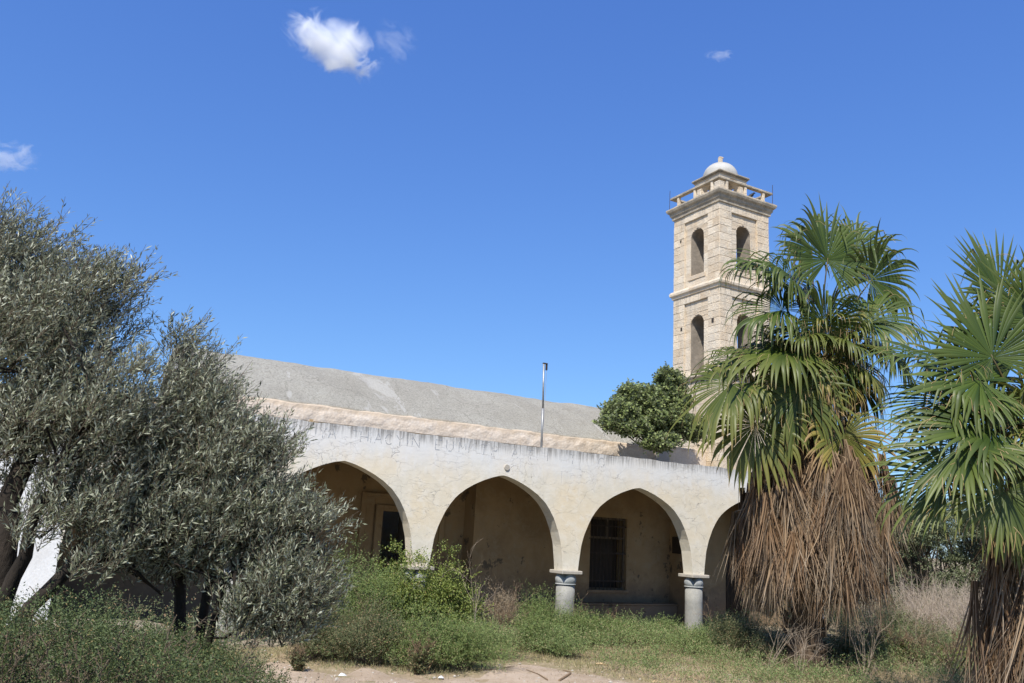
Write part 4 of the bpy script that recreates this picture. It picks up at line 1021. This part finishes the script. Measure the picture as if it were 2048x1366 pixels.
# dry twiggy thicket behind, right
def thicket():
    n = 2600; c = np.stack([rng.uniform(13.5, 21.5, n), rng.uniform(25, 31, n), np.zeros(n)], -1); c[:, 2] = terr(c[:, 0], c[:, 1])
    A = []; B = []; rA = []
    d = unitv(np.stack([rng.normal(size=n) * .6, rng.normal(size=n) * .5, np.ones(n)], -1)); H = rng.uniform(.9, 2.2, n)
    tip = c + d * H[:, None]; A.append(c); B.append(tip); rA.append(np.full(n, .008))
    for r_ in range(6):
        q = rng.uniform(.35, .95, n); s_ = c + d * (H * q)[:, None]; dd = unitv(d * .7 + rdir(n) * .8); A.append(s_); B.append(s_ + dd * rng.uniform(.2, .6, n)[:, None]); rA.append(np.full(n, .004))
    o = link('dry_thicket', sticks_mesh('dry_thicket', np.concatenate(A), np.concatenate(B), np.concatenate(rA), np.concatenate(rA) * .5, m_simple('mauve_dry_twigs', (.46, .38, .30), (.36, .29, .22), 3, .9, .2, 20)))
    tag(o, 'pinkish grey mass of dry leafless twigs between the palms', 'dry brush', kind='stuff')
thicket()
# trees behind
for (px, py, Y, rx, rz, lab) in ((1840, 1065, 33, 2.1, 1.9, 'dark green tree behind the dry brush, beside the palm skirt'), (1930, 1075, 36, 2.2, 1.7, 'lower rounded evergreen tree between the palms, far back'),
                                 (2015, 1085, 31, 1.7, 1.5, 'greyish tree partly behind the right palm'), (1775, 1090, 37, 2.2, 2.0, 'tall evergreen half hidden by the brown skirt'), (2120, 1060, 38, 3.4, 2.6, 'far evergreen at the right edge of the view')):
    c = atY(px, py, Y); b = np.array([c[0], c[1], 0.])
    lob = [(c[0] + rng.normal() * rx * .4, c[1] + rng.normal() * rx * .4, c[2] + rng.normal() * rz * .25, rx * .55, rx * .55, rz * .55) for _ in range(7)] + [(c[0], c[1], c[2] * .45, rx * .8, rx * .8, c[2] * .42)]
    simple_tree('evergreen_tree', lab, 'tree', tuple(b), lob, 260, 14, .3, 9, .09, .045, SAGE, 40, .03, (.15, .5))

# low green cover, dry grass, foreground weeds
def scatter(fn, n, x0, x1, y0, y1):
    x = rng.uniform(x0, x1, n); y = rng.uniform(y0, y1, n); keep = rng.random(n) < fn(x, y); return x[keep], y[keep]
def patch(x, y, s_, o_=0): return .5 + .5 * np.sin(x * s_ + 1.3 * np.sin(y * s_ * .8 + o_)) * np.cos(y * s_ * 1.1 + o_ + np.sin(x * s_ * .6))
def path_edge(x):
    return 17.1 + .35 * np.sin(x * 1.1) + .25 * np.sin(x * 2.7 + 1) + .12 * np.sin(x * 7) + 1.9 * np.exp(-((x - 1.0) / 1.25) ** 2) - .7 * np.maximum(0, x - 3.4)
def off_wall(x, y): return ((x - ORG[0]) * ND[0] + (y - ORG[1]) * ND[1]) < -.45
def cover():
    def fn(x, y):
        return off_wall(x, y) * (y > path_edge(x) + .7 - .5 * patch(x, y, 2, 1)) * np.clip(patch(x, y, 1.7) * 1.3 - .1 + .6 * (y > 19.6), 0, 1)
    x, y = scatter(fn, 9500, -6, 18, 16.8, 27)
    z = terr(x, y); dw = -((x - ORG[0]) * ND[0] + (y - ORG[1]) * ND[1])
    hh = (.12 + .30 * patch(x, y, 1.1, 2)) * rng.uniform(.6, 1.4, len(x)) * (1 + 1.3 * (x > 8.0)) * (1 + 1.1 * np.clip((3.8 - dw) / 1.5, 0, 1))
    C_ = np.stack([x, y, z + hh * .4], -1)
    P, D, Ls = sprays(C_, hh * .6 + .05, 5, .17, .9, .4)
    pos, ld = leaves_on(P, D, Ls, 7, .8); n = len(pos); pos[:, 2] = np.maximum(pos[:, 2], terr(pos[:, 0], pos[:, 1]) + .01)
    o = link('ground_cover', leaves_mesh('ground_cover', pos, ld, unitv(rdir(n) + np.array([0, 0, .8])), .042, .016, leaf_mat('low_green_leaf', (.10, .150, .048), (.265, .325, .12), ((.38, .31, .17), .86), rough=.65, tr=.25)))
    tag(o, 'low feathery green weeds spread along the foot of the arcade', 'weeds', kind='stuff')
cover()
def grass():
    def fn(x, y): return off_wall(x, y) * np.clip((y - path_edge(x) + .35 * patch(x, y, 5, 3)) * 1.6, .015 * patch(x, y, 3), 1) * (.45 + .55 * patch(x, y, 2.4, 1))
    x, y = scatter(fn, 120000, -7, 14, 14.0, 24)
    n = len(x); z = terr(x, y); h = rng.uniform(.05, .16, n) * (.7 + .6 * patch(x, y, 1.5))
    P = np.stack([x, y, z], -1); D = unitv(np.stack([rng.normal(size=n) * .55, rng.normal(size=n) * .55, np.ones(n)], -1))
    rn = np.clip(patch(x, y, .9, .5) * .75 + rng.normal(size=n) * .22 + .12, 0, 1)
    V = np.empty((n, 3, 3)); s_ = unitv(np.cross(D, rdir(n))) * .006; V[:, 0] = P - s_; V[:, 1] = P + s_; V[:, 2] = P + D * h[:, None]
    me = fast_mesh('dry_grass', V.reshape(-1, 3), np.arange(n * 3).reshape(-1, 3), leaf_mat('dry_grass', (.47, .38, .22), (.19, .22, .09), rough=.7, tr=.25), {'rnd': np.repeat(rn, 3)})
    tag(link('dry_grass', me), 'short straw and green grass beside the dirt track', 'grass', kind='stuff')
grass()
def stalk(b, h_, name, label, mat_leaf, mat_stem, n=10, group=None, heads=True, ln=.02):
    """upright weed: stems with fine leaves and drooping seed heads"""
    b = np.array(b, float); t = thing(name, label, 'weed', tuple(b), 0, group)
    A = []; B = []; lp = []; ldr = []; hp = []; hd = []
    for i in range(n):
        d = unitv(np.array([rng.normal() * .22, rng.normal() * .22, 1.])); H = h_ * rng.uniform(.6, 1.05); p = np.array([rng.normal() * .05, rng.normal() * .05, 0])
        for k in range(6):
            q = p + d * H / 6; A.append(p); B.append(q); p = q; d = unitv(d + rng.normal(size=3) * .07)
            for r_ in range(5):
                sd = unitv(d * .9 + rdir(1)[0] * .9); sl_ = rng.uniform(.06, .2) * (1.1 - k * .1); s0 = q - d * rng.random() * H / 6; A.append(s0); B.append(s0 + sd * sl_)
                m_ = 10 if k < 4 else 8; tt = rng.random(m_)
                (lp if k < 4 or not heads else hp).append(s0 + sd * (tt * sl_)[:, None]); (ldr if k < 4 or not heads else hd).append(unitv(sd + rdir(m_) * .9))
    link('stems', sticks_mesh('stems', np.array(A), np.array(B), .0035, .002, mat_stem), t)
    lp = np.concatenate(lp); ldr = np.concatenate(ldr); link('foliage', leaves_mesh('foliage', lp, ldr, rdir(len(lp)), ln * 1.3, ln * .55, mat_leaf), t)
    if hp:
        hp = np.concatenate(hp); hd = np.concatenate(hd); link('seed_heads', leaves_mesh('seed_heads', hp, hd, rdir(len(hp)), ln * .6, ln * .35, SEED), t)['kind'] = 'stuff'
    return t
SEED = leaf_mat('brown_seed_head', (.11, .08, .05), (.24, .17, .10), rough=.8, tr=.15)
WEED = leaf_mat('dark_weed_leaf', (.048, .072, .026), (.125, .160, .055), ((.25, .19, .08), .94), rough=.6, tr=.25)
def fore():
    # mass of fine weeds in front of the olive
    n = 3400; x = rng.uniform(-4.6, -1.55, n); y = rng.uniform(5.0, 7.6, n)
    z = terr(x, y); lim = atY(0, 0, 1)
    hmax = np.clip(.78 + .22 * patch(x, y, 2.3, 1) - .40 * np.clip((x / y + .47) / .24, 0, 1.4), .15, 1.1)
    C_ = np.stack([x, y, z + hmax * rng.random(n) ** .6], -1)
    P, D, Ls = sprays(C_, .1, 4, .14, .8, .5)
    pos, ld = leaves_on(P, D, Ls, 9, .85); m_ = len(pos)
    o = link('foreground_weeds', leaves_mesh('foreground_weeds', pos, ld, unitv(rdir(m_) + np.array([0, 0, .5])), rng.uniform(.014, .026, m_), .009, WEED))
    tag(o, 'dense fine-leaved dark weeds in the lower left corner', 'weeds', kind='stuff')
fore()
spots = [(50, 1180, 5.4), (100, 1215, 5.6), (210, 1160, 6.0), (150, 1250, 5.2), (260, 1225, 5.7), (310, 1235, 5.5), (350, 1240, 5.9), (395, 1220, 6.1), (30, 1250, 5.2), (430, 1300, 5.8), (200, 1290, 5.1), (540, 1345, 6.2)]
SL = ['tall brown-topped weed before the leaning olive trunks, close to the left edge', 'brown-topped weed just right of the tallest one by the trunks', 'high feathery seed stalk against the sunlit curved steps', 'short brown-topped weed below the olive trunks',
      'brown seed stalk right of the curved steps', 'brown seed stalk under the lowest olive branch', 'thin seeding weed before the shaded arcade at left', 'seeding weed nearest the trunk of the smaller olive', 'brown-topped weed at the very left edge, lower than the trunks',
      'low seeding weed beside the sandy patch under the smaller olive', 'lowest brown-topped weed at the bottom left', 'small dark weed at the bottom edge right of the olive shade']
for i, (px, py, Y) in enumerate(spots):
    p = atY(px, py, Y); g = float(terr(p[0], Y)); h_ = max(.35, float(p[2]) - g)
    stalk((p[0], Y, g), h_, 'seeding_weed', SL[i], WEED, TWIG, 7, 'brown-topped weeds at lower left')

# bare saplings and dry stalks
def sapling(b, h_, label, mat=None, n=5, lean=(0, 0)):
    t = thing('dead_sapling', label, 'dead plant', tuple(b))
    m = MB()
    def grow(p, d, l, r_, lev):
        pts = [p]; 
        for k in range(4):
            p = p + d * l / 4; d = unitv(d + rng.normal(size=3) * .10); pts.append(p)
            if lev < 3 and k > 0:
                for _ in range(1 if lev else 2):
                    if rng.random() < .8: grow(p, unitv(d + rdir(1)[0] * .75 + np.array([0, 0, .15])), l * rng.uniform(.35, .6), r_ * .58, lev + 1)
        m.tube(pts, list(np.linspace(r_, r_ * .4, 5)), 4, cap=False)
    for i in range(n): grow(np.array([rng.normal() * .04, rng.normal() * .04, 0]), unitv(np.array([lean[0] + rng.normal() * .22, lean[1] + rng.normal() * .2, 1])), h_ * rng.uniform(.6, .95), .0075, 0 if i < 2 else 1)
    m.build('branches', mat or PALE, t)
def gz(px, py):
    b = gp(px, py); b[2] = float(terr(b[0], b[1])); return b
for (px, py, h_, lab, mt, n, ln) in (
        (945, 1312, 1.9, 'pale leafless sapling rising left of the dry tangle under the second arch', PALE, 2, (0, 0)),
        (1010, 1300, 1.3, 'bushy dry stalks beside the pale leafless sapling', DRY, 9, (0, 0)),
        (1130, 1285, 1.0, 'brown seed stalks in front of the painted column', DRY, 6, (0, 0)),
        (1225, 1275, .75, 'small brown twig plant under the barred window', DRY, 4, (0, 0)),
        (1460, 1290, 1.15, 'thin bare twigs leaning left beside the grey column', DRY, 3, (-.5, 0)),
        (1530, 1350, 1.1, 'straw-coloured branches leaning across the palm foot', PALE, 5, (.7, 0)),
        (1600, 1362, .9, 'pale bare twigs at the foot of the middle palm', PALE, 6, (.2, 0)),
        (1725, 1362, 1.2, 'forked pale dead plant right of the middle palm foot', PALE, 5, (.1, 0)),
        (1830, 1340, 1.7, 'tall white forked sapling between the palms', PALE, 4, (0, 0)),
        (1915, 1330, 1.6, 'leaning white dead sapling left of the right palm', PALE, 3, (-.5, 0)),
        (1990, 1362, 1.3, 'bare stick plant before the right palm skirt', DRY, 3, (.1, 0)),
        (1870, 1290, 1.8, 'thin grey leafless bush against the dry brush', PALE, 7, (0, 0)),
        (700, 1325, 1.0, 'dry rusty stalks in the bush near the olive', DRY, 6, (0, 0)),
        (850, 1345, .55, 'small dried weed at the edge of the dirt track', DRY, 6, (0, 0))):
    sapling(tuple(gz(px, py)), h_, lab, mt, n, ln)
for k, (px, py, h_, lab) in enumerate(((835, 1345, .75, 'brown upright weed in front of the yellow-green bushes'), (1740, 1310, 1.1, 'yellow-brown tall weed right of the palm skirt'), (1775, 1325, 1.0, 'rusty seeding weed between palm and thicket'),
                          (1865, 1315, .9, 'orange-brown drying weed between the palms'), (1500, 1310, .8, 'olive-brown weed under the fourth arch'), (1545, 1320, .8, 'dry grey weed under the hanging dead fronds'), (600, 1340, .5, 'rust-brown weed on the track below the olive'))):
    stalk(tuple(gz(px, py)), h_, 'tall_weed', lab, DRYL if k % 2 else DGR, DRY, 12, None, True, .035)

def litter():
    n = 9000; x = rng.uniform(-6, 7, n); y = rng.uniform(14.5, 20, n); k = rng.random(n) < np.clip(.25 + .75 * patch(x, y, 3.3, 2), 0, 1) * np.where(off_wall(x, y), 1, 0)
    x = x[k]; y = y[k]; n = len(x); P = np.stack([x, y, terr(x, y) + .022], -1); D = rdir(n); D[:, 2] *= .25; D = unitv(D)
    me = leaves_mesh('leaf_litter', P, D, unitv(rdir(n) * .4 + np.array([0, 0, 1.])), rng.uniform(.02, .09, n) * rng.random(n) ** .7 + .01, rng.uniform(.006, .02, n), leaf_mat('litter_bits', (.16, .105, .06), (.52, .41, .28), rough=.85, tr=.05))
    tag(link('leaf_litter', me), 'brown and straw-coloured leaf litter strewn over the dirt track', 'leaf litter', kind='stuff')
litter()
def stones():
    vs = []; fs = []; n = 420
    for i in range(n):
        x = rng.uniform(-5, 6); y = rng.uniform(14.8, 18.8); r_ = .012 + .03 * rng.random() ** 3; z = float(terr(x, y)) + .01; b = len(vs)
        for a in range(6): vs.append((x + r_ * rng.uniform(.7, 1.2) * math.cos(a * 1.047), y + r_ * rng.uniform(.7, 1.2) * math.sin(a * 1.047), z))
        vs.append((x + r_ * .2, y, z + r_ * rng.uniform(.5, .9)))
        fs += [(b + a, b + (a + 1) % 6, b + 6) for a in range(6)]
    me = bpy.data.meshes.new('pebbles'); me.from_pydata(vs, [], fs); me.materials.append(ABM); tag(link('pebbles', me), 'small pale pebbles scattered over the bare dirt', 'pebbles', kind='stuff')
stones()
def tangle():
    n = 4200; x = rng.uniform(5.2, 13.5, n); y = rng.uniform(18.0, 24, n); k = rng.random(n) < .25 + .75 * patch(x, y, 2.2, 4); x = x[k]; y = y[k]; n = len(x)
    p = np.stack([x, y, terr(x, y)], -1); d = unitv(np.stack([rng.normal(size=n) * .9, rng.normal(size=n) * .6, rng.uniform(.15, 1.2, n)], -1)); A = []; B = []; ra = []; rb = []
    for q in range(4):
        l_ = rng.uniform(.06, .2, n)[:, None]; e = p + d * l_; A.append(p); B.append(e); ra.append(np.full(n, .0045 - .0009 * q)); rb.append(np.full(n, .0036 - .0009 * q)); p = e; d = unitv(d + rng.normal(size=(n, 3)) * .28 - np.array([0, 0, .08 * q]))
        s2 = unitv(d + rdir(n) * .8); A.append(e); B.append(e + s2 * rng.uniform(.05, .16, n)[:, None]); ra.append(np.full(n, .0025)); rb.append(np.full(n, .001))
    tag(link('dry_tangle', sticks_mesh('dry_tangle', np.concatenate(A), np.concatenate(B), np.concatenate(ra), np.concatenate(rb), STRAWM)), 'straw-coloured tangle of dry stems round and right of the middle palm foot', 'dry weeds', kind='stuff')
STRAWM = m_simple('straw_stem', (.46, .36, .235), (.33, .245, .15), 6, .85, .2, 30)
tangle()
for i in range(16):
    x = rng.uniform(8.6, 12.5); y = rng.uniform(19.6, 24)
    stalk((x, y, float(terr(x, y))), rng.uniform(.7, 1.25), 'yellow_weed', 'yellowing upright weed in the stand between the two palms', (DRYL, DGR, LAN)[i % 3], DRY, 8, 'yellowing weeds between the palms', True, .035)
# small things on the track
def crumple(px, py, s_, lab, mat, cat, name, sx=1):
    b = gz(px, py); t = MB(); n = 9; vs = []
    for i in range(n):
        for j in range(n):
            u, v_ = i / (n - 1) - .5, j / (n - 1) - .5; vs.append((u * s_ * sx, v_ * s_, .02 + s_ * .25 * max(0, 1 - 4 * (u * u + v_ * v_)) * (.5 + rng.random()) + .004))
    t.add(vs, [(i * n + j, (i + 1) * n + j, (i + 1) * n + j + 1, i * n + j + 1) for i in range(n - 1) for j in range(n - 1)])
    o = t.build(name, mat, None); o.location = tuple(b); md = o.modifiers.new('t', 'SOLIDIFY'); md.thickness = .003
    tag(o, lab, cat)
WP = m_simple('white_paper', (.75, .78, .80), (.65, .68, .70), 5, .6, .2, 20)
STRAW = m_simple('straw_sheath', (.55, .40, .22), (.45, .31, .17), 5, .7, .2, 20)
crumple(685, 1349, .13, 'crumpled white litter on the dirt track below the bushes', WP, 'litter', 'paper_litter')
crumple(882, 1354, .10, 'small white scrap at the edge of the low shrub', WP, 'litter', 'paper_litter')
crumple(1203, 1326, .10, 'straw-coloured dry leaf piece lying on bare soil', STRAW, 'dead leaf', 'dry_leaf', 3)
crumple(1312, 1357, .08, 'narrow tan dry leaf piece near the grass edge', STRAW, 'dead leaf', 'dry_leaf', 3.5)
def branchlet(pts, r_, lab):
    P_ = [gz(*q) + np.array([0, 0, .03]) for q in pts]; o0 = P_[0]; m = MB(); m.tube([p - o0 for p in P_], list(np.linspace(r_, r_ * .4, len(P_))), 6)
    o = m.build('fallen_branch', DRY, None); o.location = tuple(o0); tag(o, lab, 'branch')
branchlet([(1118, 1365), (1140, 1355), (1141, 1350), (1125, 1343)], .022, 'hooked brown stick lying at the bottom of the dirt patch')
branchlet([(1095, 1364), (1078, 1352), (1052, 1341)], .014, 'thin straight twig left of the hooked stick')
branchlet([(1230, 1338), (1243, 1331), (1236, 1326)], .012, 'short dark twig near the grass edge')

# round steps in the sun, far left behind the olive trunks
stp = thing('stone_steps', 'pale curved stone steps seen through the olive trunks at far left', 'steps', tuple(ORG + WD * -16.0 + ND * -1.4), AL)
for k in range(3):
    m = MB(); m.lathe([(2.1 - .38 * k, .20 * k + .001), (2.1 - .38 * k, .20 * (k + 1))], 40); m.build('step', FLOORM, stp, bevel=.02)
# overhead wires far right
for k, (ya, yb) in enumerate(((828, 842), (846, 858), (866, 874))):
    a = atY(1560, ya - 6, 70); b = atY(2300, yb + 46, 95); m = MB()
    m.tube([a + (b - a) * q - a - np.array([0, 0, 1.2 * 4 * q * (1 - q)]) for q in np.linspace(0, 1, 14)], .02, 4)
    o = m.build('overhead_wire', IRON, None); o.location = tuple(a); tag(o, ('uppermost', 'middle', 'lowest')[k] + ' of three thin wires crossing the sky behind the palms', 'wire', 'overhead wires')

# ------------------------------------------------------------------ clouds (thin volumes high in the sky)
sc.cycles.volume_bounces = 6
def cloud(px, py, wpx, hpx, dist, label, dens, rot=0, seed=0, thr=.5, blob=None):
    c = CAM + unitv(ray(px, py)) * dist; s_ = dist / FPX
    m = bpy.data.meshes.new('cloud')
    import bmesh
    bm = bmesh.new(); bmesh.ops.create_icosphere(bm, subdivisions=4, radius=1)
    bm.to_mesh(m); bm.free()
    o = bpy.data.objects.new('cloud', m); COL.objects.link(o)
    d = unitv(ray(px, py)); X = unitv(rt * math.cos(rot) - up * math.sin(rot)); Yv = np.cross(d, X)
    Mx = Matrix.Identity(4)
    for i in range(3):
        Mx[i][0] = X[i] * wpx / 2 * s_; Mx[i][1] = d[i] * hpx * .35 * s_; Mx[i][2] = -Yv[i] * hpx / 2 * s_; Mx[i][3] = c[i]
    o.matrix_world = Mx
    t = NT('cloud_vapour'); co = t.co((1, .6, .7), loc=(seed, seed * .7, 0)); raw = t.co()
    nz = t.noise(co, 2.4, 10, .66, .9)
    ln_ = t.n('ShaderNodeVectorMath'); ln_.operation = 'LENGTH'; t.put(ln_.inputs[0], raw)
    dn = t.ramp(t.math('SUBTRACT', nz, t.math('MULTIPLY', t.math('POWER', ln_.outputs['Value'], 1.6), .42)), thr - .17, thr + .07)
    pv = t.n('ShaderNodeVolumePrincipled'); pv.inputs['Color'].default_value = (1, 1, 1, 1); pv.inputs['Anisotropy'].default_value = .0
    t.put(pv.inputs['Density'], t.math('MULTIPLY', dn, dens)); t.t.links.new(pv.outputs[0], t.out.inputs['Volume'])
    o.data.materials.append(t.m); tag(o, label, 'cloud')
cloud(668, 88, 250, 150, 1500, 'small bright white cloud near the top left of centre', .085, R(24), 1.3, .45)
cloud(790, 85, 100, 130, 1500, 'faint wisp just right of the bright white cloud', .007, R(-60), 4.1, .46)
cloud(20, 315, 150, 90, 1500, 'thin white wisp at the left edge of the sky', .03, R(-5), 2.2, .46)
cloud(1440, 111, 75, 35, 1500, 'tiny thin cloud high above the tower', .035, 0, 6.2, .46)
